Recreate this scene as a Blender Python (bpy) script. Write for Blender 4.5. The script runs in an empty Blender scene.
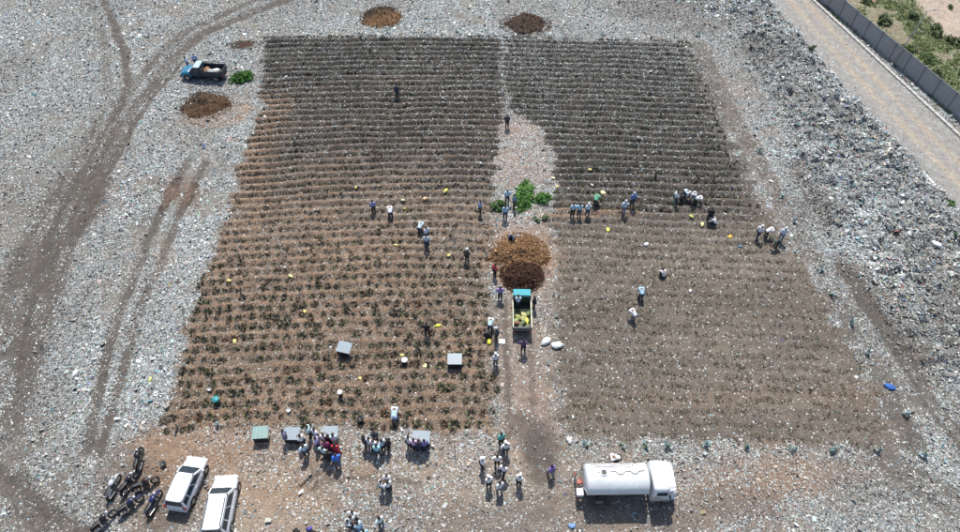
import bpy, bmesh, math, random
import numpy as np
from mathutils import Vector, Matrix

random.seed(7)
rng = np.random.default_rng(11)
R = math.radians
S = bpy.context.scene
COL = S.collection

# ------------------------------------------------------------------ camera
TH, FPX, HC = R(51.0), 650.0, 45.7
cd = bpy.data.cameras.new('camera')
cam = bpy.data.objects.new('camera', cd)
COL.objects.link(cam)
cam.location = (0, 0, HC)
cam.rotation_euler = (R(39.0), 0, 0)
cd.sensor_width = 36.0
cd.sensor_fit = 'HORIZONTAL'
cd.lens = FPX / 960 * 36
cd.clip_start = 0.5
cd.clip_end = 6000
S.camera = cam

# ------------------------------------------------------------------ light
SUN_EL = R(58)
w = bpy.data.worlds.new('World')
S.world = w
w.use_nodes = True
nt = w.node_tree
bg = nt.nodes['Background']
sky = nt.nodes.new('ShaderNodeTexSky')
sky.sky_type = 'NISHITA'
sky.sun_disc = False
sky.sun_elevation = SUN_EL
sky.sun_rotation = 0.0
sky.air_density = 1.0
sky.dust_density = 1.5
nt.links.new(sky.outputs[0], bg.inputs[0])
bg.inputs[1].default_value = 0.13
sd = bpy.data.lights.new('sun', 'SUN')
sun = bpy.data.objects.new('sun', sd)
COL.objects.link(sun)
sd.energy = 4.6
sd.angle = R(0.5)
sd.color = (1.0, 0.96, 0.9)
sun.rotation_euler = (-(math.pi / 2 - SUN_EL), 0, R(1))
sun.location = (0, 60, 80)
S.view_settings.view_transform = 'Standard'
S.view_settings.look = 'None'
S.view_settings.gamma = 1.0
S.view_settings.exposure = 0.2

# ------------------------------------------------------------------ pixel of the photo -> point of the ground
def at(px, py, z=0.0):
    u = (px - 480) / FPX
    v = (py - 266) / FPX
    t = (HC - z) / (math.sin(TH) + v * math.cos(TH))
    return (u * t, (math.cos(TH) - v * math.sin(TH)) * t)

def pts(l):
    return np.array([at(*p) for p in l])

# ------------------------------------------------------------------ noise helpers
def vnoise(x, y, seed=0):
    xi = np.floor(x).astype(np.int64); yi = np.floor(y).astype(np.int64)
    fx = x - xi; fy = y - yi
    fx = fx * fx * (3 - 2 * fx); fy = fy * fy * (3 - 2 * fy)
    def hsh(a, b):
        n = (a * 374761393 + b * 668265263 + seed * 974634777) & 0xffffffff
        n = ((n ^ (n >> 13)) * 1274126177) & 0xffffffff
        n = (n ^ (n >> 16)) & 0xffffffff
        return n / 4294967295.0
    a = hsh(xi, yi); b = hsh(xi + 1, yi); c = hsh(xi, yi + 1); d = hsh(xi + 1, yi + 1)
    return (a * (1 - fx) + b * fx) * (1 - fy) + (c * (1 - fx) + d * fx) * fy

def fbm(x, y, seed=0, o=3):
    s = 0; a = 0.5; n = 0
    for i in range(o):
        s = s + a * vnoise(x * 2 ** i, y * 2 ** i, seed + i * 17); n += a; a *= 0.5
    return s / n

def sst(e0, e1, x):
    t = np.clip((x - e0) / (e1 - e0), 0, 1)
    return t * t * (3 - 2 * t)

def dist_line(x, y, P):
    d = np.full(x.shape, 1e9)
    for i in range(len(P) - 1):
        ax, ay = P[i]; bx, by = P[i + 1]
        dx, dy = bx - ax, by - ay
        t = np.clip(((x - ax) * dx + (y - ay) * dy) / (dx * dx + dy * dy), 0, 1)
        d = np.minimum(d, (x - ax - t * dx) ** 2 + (y - ay - t * dy) ** 2)
    return np.sqrt(d)

def inside(x, y, P):
    r = np.zeros(x.shape, bool)
    n = len(P)
    for i in range(n):
        ax, ay = P[i]; bx, by = P[(i + 1) % n]
        c = ((ay > y) != (by > y))
        if ay != by:
            r ^= c & (x < (bx - ax) * (y - ay) / (by - ay) + ax)
    return r

def soft(x, y, P, s):
    """signed distance to a polygon, softened over s metres"""
    d = dist_line(x, y, np.vstack([P, P[:1]]))
    d = np.where(inside(x, y, P), d, -d)
    return sst(-s, s, d)

def lite(x, y, P, wid, s=None):
    """soft test used for bands"""
    return 1 - sst(wid * 0.45, wid * (1.0 if s is None else s), dist_line(x, y, P))

# ------------------------------------------------------------------ the plan of the place
FIELD_L = pts([(268, 36), (500, 37), (505, 110), (497, 160), (494, 230), (490, 300), (497, 380), (496, 437), (330, 425), (200, 428), (158, 436),
               (176, 375), (196, 300), (228, 215), (240, 160), (262, 110), (262, 70)])
FIELD_R = pts([(502, 37), (698, 42), (716, 90), (735, 140), (765, 200), (805, 270), (850, 345), (878, 398), (908, 452), (760, 444), (560, 440),
               (556, 330), (552, 230), (552, 160), (538, 132), (520, 118), (506, 112)])
ROUGH = pts([(600, -40), (735, 22), (752, 60), (790, 140), (822, 205), (860, 262), (905, 340), (960, 400), (1040, 480), (1040, 300), (960, 214), (905, 150), (845, 88), (768, 0), (735, -40)])
ROAD = pts([(768, 0), (845, 88), (905, 150), (960, 214), (1030, 296), (1070, 248), (960, 136), (812, 0), (760, -50), (715, -60)])
OUTER = pts([(818, 2), (926, 93), (1080, 235), (1500, 200), (1400, -150), (760, -60)])
CLEAR = pts([(150, 428), (330, 428), (500, 436), (560, 444), (600, 452), (690, 462), (760, 452), (850, 470), (770, 540), (700, 545), (120, 545), (105, 470)])
PATHP = pts([(502, 112), (530, 114), (552, 150), (556, 230), (556, 330), (562, 450), (494, 450), (494, 300), (494, 200)])
K0 = at(812, 0); K1 = at(960, 137)          # kerb line
W0 = at(838.5, 18); W1 = at(926, 93)        # wall line

def line_ext(a, b, t):
    return (a[0] + (b[0] - a[0]) * t, a[1] + (b[1] - a[1]) * t)

TRACKS = [  # polyline in the photo, width m, depth m, darkness
    ([(96, -10), (112, 20), (126, 55), (128, 85), (112, 120)], .55, .07, .8),
    ([(84, -10), (98, 20), (106, 55), (106, 95)], .5, .05, .45),
    ([(112, 110), (92, 150), (70, 185), (52, 215), (30, 255), (15, 300), (0, 345)], 1.7, .07, .6),
    ([(300, -5), (240, 18), (205, 33), (172, 58), (158, 78), (130, 115), (104, 160), (84, 205), (66, 250), (50, 300), (34, 350), (10, 420)], .8, .07, .7),
    ([(285, -12), (225, 14), (190, 30), (160, 52), (140, 80), (118, 108)], .6, .06, .65),
    ([(96, 185), (78, 215), (60, 250), (46, 290), (36, 330), (24, 365), (0, 430)], 1.7, .05, .62),
    ([(66, 190), (40, 240), (22, 280), (8, 330)], 1.5, .05, .45),
    ([(188, 160), (165, 205), (148, 245), (131, 285), (113, 335), (103, 372), (98, 400), (86, 450)], .42, .06, .65),
    ([(205, 165), (182, 210), (166, 250), (150, 285), (134, 330), (122, 372), (108, 425), (98, 455)], .42, .06, .6),
    ([(20, 478), (40, 505), (70, 528), (110, 545)], .5, .06, .6),
    ([(0, 470), (22, 505), (50, 535)], .5, .06, .5),
    ([(700, 45), (722, 95), (745, 140), (778, 195), (815, 262), (858, 335), (885, 385), (915, 445)], .9, .03, .55),
    ([(845, 268), (872, 310), (902, 355), (925, 395), (975, 460)], 1.5, .06, .75),
    ([(830, 240), (815, 200), (800, 168)], .9, .03, .35),
    ([(890, 462), (925, 485), (975, 520)], 2.0, .03, .5),
    ([(112, 118), (88, 160), (64, 200), (44, 245)], .35, .08, .9), ([(120, 122), (100, 160), (78, 200), (60, 240), (44, 290)], .35, .08, .9), ([(150, 100), (118, 150), (96, 198), (74, 244)], .3, .07, .8),
    ([(182, 62), (152, 98), (128, 138), (106, 176)], .3, .07, .8), ([(60, 215), (42, 265), (30, 315), (18, 370)], .35, .07, .8), ([(20, 250), (6, 300)], .4, .07, .6),
    ([(505, 300), (507, 340), (508, 440)], .22, .06, .55),
    ([(531, 340), (532, 440)], .20, .05, .4),
    ([(520, 425), (538, 435), (541, 470)], 1.0, .02, .6),
    ([(330, 480), (360, 477), (420, 483)], .22, -.06, .5),
    ([(300, 487), (320, 473)], .2, .05, .6),
    ([(312, 490), (332, 472)], .2, .05, .5),
]
TRACKS = [(pts(p), a, b, c) for p, a, b, c in TRACKS]
STAINS = [  # centre, rx m, ry m, strength, kind
    ((178, 192), 2.3, 2.4, .75, 'brown'), ((92, 208), 1.8, 3.0, .9, 'dark'), ((28, 262), 2.6, 3.4, .8, 'dark'),
    ((205, 440), 6.0, 2.4, .7, 'orange'), ((285, 470), 7.5, 3.2, .4, 'orange'), ((262, 505), 5.0, 3.0, .5, 'tan'),
    ((165, 470), 2.2, 1.8, .7, 'orange'), ((750, 470), 6.0, 2.4, .4, 'orange'), ((735, 505), 3.5, 1.7, .5, 'dark'), ((540, 452), 1.5, 1.6, .5, 'dark'),
    ((175, 512), 2.6, 1.6, .6, 'dark'), ((165, 258), 1.0, 2.8, .5, 'tan'), ((520, 165), 4.2, 3.6, 1.0, 'brownl'), ((530, 135), 3.6, 3.4, .8, 'brownl'), ((500, 250), 1.2, 4, .6, 'brownl'), ((552, 270), 1.2, 5, .5, 'brownl'),
    ((520, 222), 3.2, 3.6, .8, 'brownl'), ((527, 400), 2.0, 6.0, .45, 'brownl'), ((215, 114), 4.4, 2.6, .85, 'orange'),
    ((660, 10), 7.0, 3.2, .8, 'dark'), ((700, 25), 4, 2.5, .6, 'dark'), ((380, 8), 8.0, 2.2, .3, 'dark'), ((820, 120), 4.0, 4.0, .4, 'dark'), ((830, 185), 4.5, 4.0, .4, 'dark'),
    ((595, 30), 6.0, 1.5, .35, 'dark'), ((590, 212), 5.5, .8, .75, 'orange'), ((845, 470), 3.0, 1.2, .35, 'orange'), ((460, 470), 7.0, 3.0, .3, 'tan'),
    ((575, 500), 3.0, 1.4, .3, 'dark'), ((670, 520), 3.0, 1.4, .4, 'dark'), ((420, 520), 8.0, 2.0, .3, 'dark'), ((520, 520), 5.0, 2.0, .35, 'dark'),
    ((765, 50), 3.5, 4, .55, 'dark'), ((790, 95), 3, 2.5, .5, 'dark'), ((850, 160), 3.5, 2.5, .5, 'dark'), ((905, 240), 4, 3, .45, 'dark'), ((940, 300), 3.5, 3, .5, 'dark'), ((820, 215), 3, 2, .5, 'dark'),
    ((740, 130), 2.2, 6, .55, 'brownl'), ((765, 185), 2.2, 6, .5, 'brownl'), ((870, 275), 2.5, 4, .4, 'brownl'), ((925, 345), 3, 3, .55, 'dark'), ((880, 180), 3, 2, .4, 'dark'),
    ((519, 258), 4.3, 4.2, .8, 'orange'), ((60, 60), 9, 5, .12, 'dark'), ((150, 140), 3.5, 4, .3, 'brownl'), ((120, 190), 3, 5, .4, 'brownl'), ((120, 480), 3.5, 2.5, .5, 'dark'), ((30, 430), 2.5, 6, .5, 'dark'), ((60, 500), 4, 3, .5, 'dark'),
    ((180, 25), 6, 4, .15, 'dark'), ((38, 330), 4, 6, .35, 'dark'), ((60, 190), 6, 7, .3, 'dark'), ((120, 200), 6, 6, .35, 'dark'),
    ((730, 80), 2.5, 5, .4, 'brownl'), ((45, 480), 6, 4, .4, 'dark'), ((870, 480), 4, 2.5, .35, 'dark'), ((905, 330), 4, 5, .25, 'dark'),
]

def row_curve(x, y):
    wv = 0.35 + 0.65 * np.exp(-((y - 46) / 16) ** 2)
    return np.where(x > -2, -0.05 * x, 0.1 - 0.0026 * (x + 2) ** 2 * wv) + 0.3 * (vnoise(x * .12, y * .12, 5) - .5) + .26 * (vnoise(x * .42, y * .3, 6) - .5)

def plan(x, y):
    """every mask of the ground at the given points"""
    M = {}
    n1 = fbm(x * .35, y * .35, 3) - .5
    n2 = fbm(x * .9, y * .9, 9) - .5
    xw = x + n1 * 1.6 + n2 * .7
    yw = y + (fbm(x * .35, y * .35, 21) - .5) * 1.6 + (fbm(x * .9, y * .9, 31) - .5) * .7
    fl = soft(x + n2 * 2.0, y + n2 * 1.0, FIELD_L, .6)
    fr = soft(x + n2 * 2.6, y + n2 * 1.2, FIELD_R, .7)
    M['fl'], M['fr'] = fl, fr
    M['field'] = np.maximum(fl, fr)
    M['road'] = soft(x + n2 * .6, y, ROAD, .25)
    M['outer'] = soft(x, y, OUTER, .3)
    M['rough'] = soft(xw, yw, ROUGH, 2.2) * (1 - M['road'])
    tr = np.zeros(x.shape); gz = np.zeros(x.shape)
    for P, wd, dp, dk in TRACKS:
        dd_ = dist_line(xw * .3 + x * .7, yw * .3 + y * .7, P)
        w_ = wd * (1.35 if wd > 1 else 1.5)
        b = 1 - sst(w_ * .45, w_, dd_)
        if wd > 1: b = b * (.22 + 1.2 * vnoise(dd_ * 3.0 + wd * 9, y * .06, 88)).clip(0, 1)
        soft_b = b * dk * (1.05 + 0.6 * vnoise(x * .5, y * .5, 77))
        tr = np.maximum(tr, soft_b)
        gz = gz - b * dp
        if dp > 0.01:
            gz = gz + (lite(x, y, P, wd * 2.1, 1.0) - b).clip(0) * dp * .5
    M['track'] = tr.clip(0, 1)
    M['gz'] = gz
    for k in ('brown', 'dark', 'orange', 'tan', 'brownl'):
        M[k] = np.zeros(x.shape)
    for c, rx, ry, s, k in STAINS:
        cx, cy = at(*c)
        d = np.sqrt(((xw - cx) / rx) ** 2 + ((yw - cy) / ry) ** 2)
        M[k] = np.maximum(M[k], s * (1 - sst(.55, 1.25, d)))
    M['clear'] = np.maximum(soft(xw, yw, CLEAR, 1.6), soft(xw, yw, PATHP, .8) * (.95 + .5 * sst(34, 26, y)))
    # orange earth showing through the lower and left part of the left plot
    blx, bly = at(250, 380)
    lo = 1 - sst(8, 30, np.sqrt(((x - blx) / 1.25) ** 2 + (y - bly) ** 2))
    e = 1 - sst(1.2, 5, dist_line(x, y, pts([(262, 110), (240, 160), (228, 215), (196, 300), (176, 375)])))
    M['fo'] = fl * np.clip(lo * 1.15 * (0.4 + 1.1 * vnoise(x * .25, y * .25, 15)) + e * .8 + .28 * (y < 66) * vnoise(x * .2, y * .9, 8), 0, 1)
    M['fo'] = np.maximum(M['fo'], fr * np.clip(1 - np.abs(y - 23.2 - .03 * x) / 1.6, 0, 1) * .55 * vnoise(x * .3, y, 2))
    # rows: strong in the upper half, fading into weeds at lower right
    v = (y - row_curve(x, y)) / 1.02
    M['v'] = v
    M['ph'] = v - np.floor(v)
    strong_r = fr * (0.34 + .66 * sst(36, 46, y)) * (1 - .75 * sst(28.5, 24, np.abs(0 * y) + y * 0 + 30) * 0)
    edge = sst(.2, 3.6, dist_line(x, y, pts([(698, 42), (716, 90), (735, 140), (765, 200), (805, 270), (850, 345), (878, 398), (908, 452)])))
    M['rows'] = np.maximum(fl, strong_r * edge)
    M['n1'], M['n2'] = n1, n2
    return M

def ridge(ph):
    return 0.5 + 0.5 * np.cos(2 * np.pi * (ph - 0.5))   # 1 on the crest, 0 where the plants stand

def height(x, y, M=None):
    x = np.asarray(x, float); y = np.asarray(y, float)
    if M is None:
        M = plan(x, y)
    near = (np.abs(x) < 90) & (y > 0) & (y < 120)
    lit = (1 - M['field']) * (1 - M['road']) * (1 - M['outer'])
    z = lit * (.10 * (fbm(x * .7, y * .7, 41) - .5) + .09 * (vnoise(x * 2.6, y * 2.6, 44) - .5))
    z = z + .25 * (fbm(x * .08, y * .08, 50) - .5) * lit
    z = z + M['rows'] * (.13 + .21 * sst(30, 54, y)) * (ridge(M['ph']) - .5) * (.7 + .6 * vnoise(x * .8, y * .8, 61))
    z = z + M['field'] * .06 * (vnoise(x * 2.2, y * 2.2, 46) - .5)
    rg = M['rough']
    z = z + rg * (.95 * np.abs(fbm(x * .35, y * .35, 71) - .5) * 2 + .5 * np.abs(vnoise(x * 1.1, y * 1.1, 73) - .5) * 2 + .15 * vnoise(x * 3, y * 3, 75))
    cy1 = sst(.2, 1.4, dist_line(x, y, pts([(840, 84), (905, 150), (960, 214)])))
    z = z + .3 * M['outer'] * (fbm(x * .25, y * .25, 81) - .3)
    z = z + M['gz'] * lit
    return np.where(near, z, -.02)

def hz(x, y):
    return float(height(np.array([x]), np.array([y]))[0])

# ------------------------------------------------------------------ materials
def new_mat(name):
    m = bpy.data.materials.new(name)
    m.use_nodes = True
    t = m.node_tree
    return m, t, t.nodes['Principled BSDF']

def mix(t, a, b, f, typ='MIX'):
    n = t.nodes.new('ShaderNodeMix'); n.data_type = 'RGBA'; n.blend_type = typ
    for s, val in ((n.inputs[6], a), (n.inputs[7], b), (n.inputs[0], f)):
        if hasattr(val, 'links') or hasattr(val, 'is_linked'):
            t.links.new(val, s)
        else:
            s.default_value = val if not isinstance(val, tuple) else (*val, 1)
    return n.outputs[2]

def noise(t, scale, detail=3, rough=.6, vec=None):
    n = t.nodes.new('ShaderNodeTexNoise')
    n.inputs['Scale'].default_value = scale; n.inputs['Detail'].default_value = detail; n.inputs['Roughness'].default_value = rough
    if vec is not None: t.links.new(vec, n.inputs['Vector'])
    return n.outputs[0]

def ramp(t, fac, stops, interp='LINEAR'):
    n = t.nodes.new('ShaderNodeValToRGB'); n.color_ramp.interpolation = interp
    e = n.color_ramp.elements
    while len(e) < len(stops): e.new(.5)
    for i, (p, c) in enumerate(stops):
        e[i].position = p; e[i].color = (*c, 1) if isinstance(c, tuple) else (c, c, c, 1)
    t.links.new(fac, n.inputs[0])
    return n.outputs[0]

def surf(name, col, rough=.6, var=.18, scale=3.0, metal=0.0, objcol=False, dirt=0.0, bump=0.0):
    """a plain procedural surface: base colour, soft mottling, optional dust and fine relief"""
    m, t, b = new_mat(name)
    tc = t.nodes.new('ShaderNodeTexCoord').outputs['Object']
    n = noise(t, scale, 4, .65, tc)
    f = ramp(t, n, [(.3, 1 - var), (.7, 1 + var * .6)])
    if objcol:
        base = t.nodes.new('ShaderNodeObjectInfo').outputs['Color']
    else:
        rgb = t.nodes.new('ShaderNodeRGB'); rgb.outputs[0].default_value = (*col, 1); base = rgb.outputs[0]
    c = mix(t, base, f, 1.0, 'MULTIPLY')
    if dirt:
        d = ramp(t, noise(t, scale * .6 + .4, 5, .7, tc), [(.42, 0.0), (.72, dirt)])
        c = mix(t, c, (.23, .19, .15), d)
    t.links.new(c, b.inputs['Base Color'])
    b.inputs['Roughness'].default_value = rough
    b.inputs['Metallic'].default_value = metal
    if bump:
        bn = t.nodes.new('ShaderNodeBump'); bn.inputs['Strength'].default_value = bump; bn.inputs['Distance'].default_value = .02
        t.links.new(noise(t, scale * 8, 3, .6, tc), bn.inputs['Height']); t.links.new(bn.outputs[0], b.inputs['Normal'])
    return m

def attr_mat(name, rough=.55, spec=.4, trans=0.0):
    m, t, b = new_mat(name)
    a = t.nodes.new('ShaderNodeAttribute'); a.attribute_name = 'tint'
    tc = t.nodes.new('ShaderNodeTexCoord').outputs['Object']
    f = ramp(t, noise(t, 14, 3, .6, tc), [(.3, .78), (.7, 1.12)])
    t.links.new(mix(t, a.outputs['Color'], f, 1.0, 'MULTIPLY'), b.inputs['Base Color'])
    b.inputs['Roughness'].default_value = rough
    b.inputs['Specular IOR Level'].default_value = spec
    return m

# ground: macro colour comes from the surface's own earth, the speckle from cells
def ground_material():
    m, t, b = new_mat('ground_earth')
    tc = t.nodes.new('ShaderNodeTexCoord').outputs['Object']
    so = t.nodes.new('ShaderNodeAttribute'); so.attribute_name = 'earth'
    li = t.nodes.new('ShaderNodeAttribute'); li.attribute_name = 'litter'
    f1 = ramp(t, noise(t, 1.3, 6, .7, tc), [(.3, .72), (.7, 1.22)])
    f2 = ramp(t, noise(t, 9, 4, .7, tc), [(.3, .62), (.7, 1.3)])
    c = mix(t, so.outputs['Color'], f1, 1.0, 'MULTIPLY')
    c = mix(t, c, f2, 1.0, 'MULTIPLY')
    def cells(scale):
        v = t.nodes.new('ShaderNodeTexVoronoi'); v.inputs['Scale'].default_value = scale
        t.links.new(tc, v.inputs['Vector'])
        s = t.nodes.new('ShaderNodeSeparateColor'); t.links.new(v.outputs['Color'], s.inputs[0])
        return s
    s1 = cells(10.0)
    pal = [(0.0, (.03, .03, .035)), (.14, (.10, .085, .075)), (.30, (.22, .19, .17)), (.46, (.34, .35, .33)), (.62, (.50, .55, .54)),
           (.80, (.64, .69, .68)), (.88, (.32, .46, .52)), (.92, (.42, .30, .28)), (.95, (.12, .22, .26)), (.98, (.75, .75, .74))]
    lc = ramp(t, s1.outputs[0], pal, 'CONSTANT')
    fac = t.nodes.new('ShaderNodeMath'); fac.operation = 'LESS_THAN'
    t.links.new(s1.outputs[1], fac.inputs[0]); t.links.new(li.outputs['Fac'], fac.inputs[1])
    c = mix(t, c, lc, fac.outputs[0])
    s2 = cells(23.0)
    lc2 = ramp(t, s2.outputs[0], pal, 'CONSTANT')
    fa = t.nodes.new('ShaderNodeMath'); fa.operation = 'MULTIPLY'; fa.inputs[1].default_value = .6; t.links.new(li.outputs['Fac'], fa.inputs[0])
    fac2 = t.nodes.new('ShaderNodeMath'); fac2.operation = 'LESS_THAN'
    t.links.new(s2.outputs[1], fac2.inputs[0]); t.links.new(fa.outputs[0], fac2.inputs[1])
    c = mix(t, c, lc2, fac2.outputs[0])
    t.links.new(c, b.inputs['Base Color'])
    b.inputs['Roughness'].default_value = .85
    b.inputs['Specular IOR Level'].default_value = .25
    bn = t.nodes.new('ShaderNodeBump'); bn.inputs['Strength'].default_value = .7; bn.inputs['Distance'].default_value = .08
    ad = t.nodes.new('ShaderNodeMath'); ad.operation = 'ADD'
    t.links.new(noise(t, 7, 5, .7, tc), ad.inputs[0])
    ml = t.nodes.new('ShaderNodeMath'); ml.operation = 'MULTIPLY'; t.links.new(s1.outputs[2], ml.inputs[0]); t.links.new(li.outputs['Fac'], ml.inputs[1])
    t.links.new(ml.outputs[0], ad.inputs[1])
    t.links.new(ad.outputs[0], bn.inputs['Height']); t.links.new(bn.outputs[0], b.inputs['Normal'])
    return m

# ------------------------------------------------------------------ object helpers
def tag(o, label=None, cat=None, group=None, kind=None):
    if label: o['label'] = label
    if cat: o['category'] = cat
    if group: o['group'] = group
    if kind: o['kind'] = kind
    return o

def link(name, data, parent=None, loc=None, rz=None):
    o = bpy.data.objects.new(name, data)
    COL.objects.link(o)
    if parent is not None: o.parent = parent
    if loc is not None: o.location = loc
    if rz is not None: o.rotation_euler = (0, 0, rz)
    return o

def np_mesh(name, verts, faces, mat, tint=None, smooth=False):
    """faces: (n,k) array"""
    me = bpy.data.meshes.new(name)
    n, k = faces.shape
    me.vertices.add(len(verts)); me.vertices.foreach_set('co', np.ascontiguousarray(verts, np.float32).ravel())
    me.loops.add(n * k); me.loops.foreach_set('vertex_index', np.ascontiguousarray(faces, np.int32).ravel())
    me.polygons.add(n); me.polygons.foreach_set('loop_start', np.arange(0, n * k, k, dtype=np.int32))
    me.update(calc_edges=True)
    if smooth: me.polygons.foreach_set('use_smooth', np.ones(n, bool))
    if tint is not None:
        a = me.attributes.new('tint', 'FLOAT_COLOR', 'FACE')
        c = np.ones((n, 4), np.float32); c[:, :3] = tint
        a.data.foreach_set('color', c.ravel())
    if mat: me.materials.append(mat)
    return me

class MB:
    """collects shapes into one mesh"""
    def __init__(s): s.bm = bmesh.new()
    def box(s, c, d, rot=None, bev=0.0, taper=None):
        m = Matrix.Translation(c)
        if rot is not None: m = m @ rot.to_4x4()
        b2 = bmesh.new()
        bmesh.ops.create_cube(b2, size=1.0)
        for v in b2.verts:
            v.co = Vector((v.co.x * d[0], v.co.y * d[1], v.co.z * d[2]))
            if taper and v.co.z > 0: v.co.x *= taper[0]; v.co.y *= taper[1]
        if bev: bmesh.ops.bevel(b2, geom=b2.edges[:], offset=bev, segments=2, affect='EDGES')
        s._add(b2, m); return s
    def _add(s, b2, m):
        b2.transform(m)
        tmp = bpy.data.meshes.new('t'); b2.to_mesh(tmp); b2.free()
        s.bm.from_mesh(tmp); bpy.data.meshes.remove(tmp)
    def tube(s, a, b, r0, r1=None, n=8, caps=True):
        a = Vector(a); b = Vector(b); d = b - a
        q = d.to_track_quat('Z', 'Y').to_matrix().to_4x4()
        b2 = bmesh.new()
        bmesh.ops.create_cone(b2, cap_ends=caps, segments=n, radius1=r0, radius2=r0 if r1 is None else r1, depth=d.length)
        s._add(b2, Matrix.Translation((a + b) / 2) @ q); return s
    def path(s, ps, r, n=6):
        for i in range(len(ps) - 1): s.tube(ps[i], ps[i + 1], r, None, n)
        return s
    def ring(s, c, rad, r, axis='Y', n=20, k=6):
        vs = []
        for i in range(n):
            a = 2 * math.pi * i / n; row = []
            for j in range(k):
                b = 2 * math.pi * j / k
                u = (rad + r * math.cos(b)) * math.cos(a); v = (rad + r * math.cos(b)) * math.sin(a); h = r * math.sin(b)
                p = {'X': (h, u, v), 'Y': (u, h, v), 'Z': (u, v, h)}[axis]
                row.append(s.bm.verts.new(Vector(c) + Vector(p)))
            vs.append(row)
        for i in range(n):
            for j in range(k):
                s.bm.faces.new((vs[i][j], vs[(i + 1) % n][j], vs[(i + 1) % n][(j + 1) % k], vs[i][(j + 1) % k]))
        return s
    def ball(s, c, r, sc=(1, 1, 1), sub=2, rot=None):
        b2 = bmesh.new(); bmesh.ops.create_icosphere(b2, subdivisions=sub, radius=r)
        for v in b2.verts: v.co = Vector((v.co.x * sc[0], v.co.y * sc[1], v.co.z * sc[2]))
        m = Matrix.Translation(c)
        if rot is not None: m = m @ rot.to_4x4()
        s._add(b2, m); return s
    def loft(s, rings, cap=True):
        vs = [[s.bm.verts.new(p) for p in r] for r in rings]
        k = len(rings[0])
        for i in range(len(vs) - 1):
            for j in range(k):
                s.bm.faces.new((vs[i][j], vs[i][(j + 1) % k], vs[i + 1][(j + 1) % k], vs[i + 1][j]))
        if cap:
            s.bm.faces.new(vs[0][::-1]); s.bm.faces.new(vs[-1])
        return s
    def poly(s, ps):
        s.bm.faces.new([s.bm.verts.new(p) for p in ps]); return s
    def prism(s, prof, axis, a, b):
        """prof: 2D outline, extruded along axis between a and b"""
        def p3(u, v, t): return {'X': (t, u, v), 'Y': (u, t, v), 'Z': (u, v, t)}[axis]
        return s.loft([[p3(u, v, a) for u, v in prof], [p3(u, v, b) for u, v in prof]])
    def mesh(s, name, mat, smooth=False):
        bmesh.ops.recalc_face_normals(s.bm, faces=s.bm.faces[:])
        me = bpy.data.meshes.new(name); s.bm.to_mesh(me); s.bm.free()
        if mat: me.materials.append(mat)
        if smooth:
            me.polygons.foreach_set('use_smooth', np.ones(len(me.polygons), bool))
        return me
    def build(s, name, mat, parent=None, smooth=False, sub=0, loc=None, rz=None):
        o = link(name, s.mesh(name, mat, smooth or sub > 0), parent, loc, rz)
        if sub:
            md = o.modifiers.new('round', 'SUBSURF'); md.levels = sub; md.render_levels = sub
        return o

def empty(name, loc, rz=0.0):
    o = bpy.data.objects.new(name, None); COL.objects.link(o)
    o.location = loc; o.rotation_euler = (0, 0, rz); o.empty_display_size = .2
    return o

KIDS = {}
def kids(o):
    return [c for c in COL.objects if c.parent == o]

def copy_tree(o, parent=None, table=None):
    c = o.copy(); COL.objects.link(c)
    c.parent = parent
    for ch in (table or kids)(o): copy_tree(ch, c, table)
    return c

# ------------------------------------------------------------------ THE GROUND
ax = np.concatenate([[-2500, -900, -300, -140, -95], np.arange(-76, 76.01, .25), [95, 140, 300, 900, 2500]])
ay = np.concatenate([[-1500, -500, -150, -40, 0, 7], np.arange(11, 93, .17), [98, 115, 150, 250, 600, 1500, 4000]])
GX, GY = np.meshgrid(ax, ay)
gx, gy = GX.ravel(), GY.ravel()
M = plan(gx, gy)
gz = height(gx, gy, M)
nx, ny = len(ax), len(ay)
idx = np.arange(nx * ny).reshape(ny, nx)
F = np.stack([idx[:-1, :-1], idx[:-1, 1:], idx[1:, 1:], idx[1:, :-1]], -1).reshape(-1, 4)
GROUND = ground_material()
me = np_mesh('ground', np.stack([gx, gy, gz], 1), F, GROUND, smooth=True)

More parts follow.
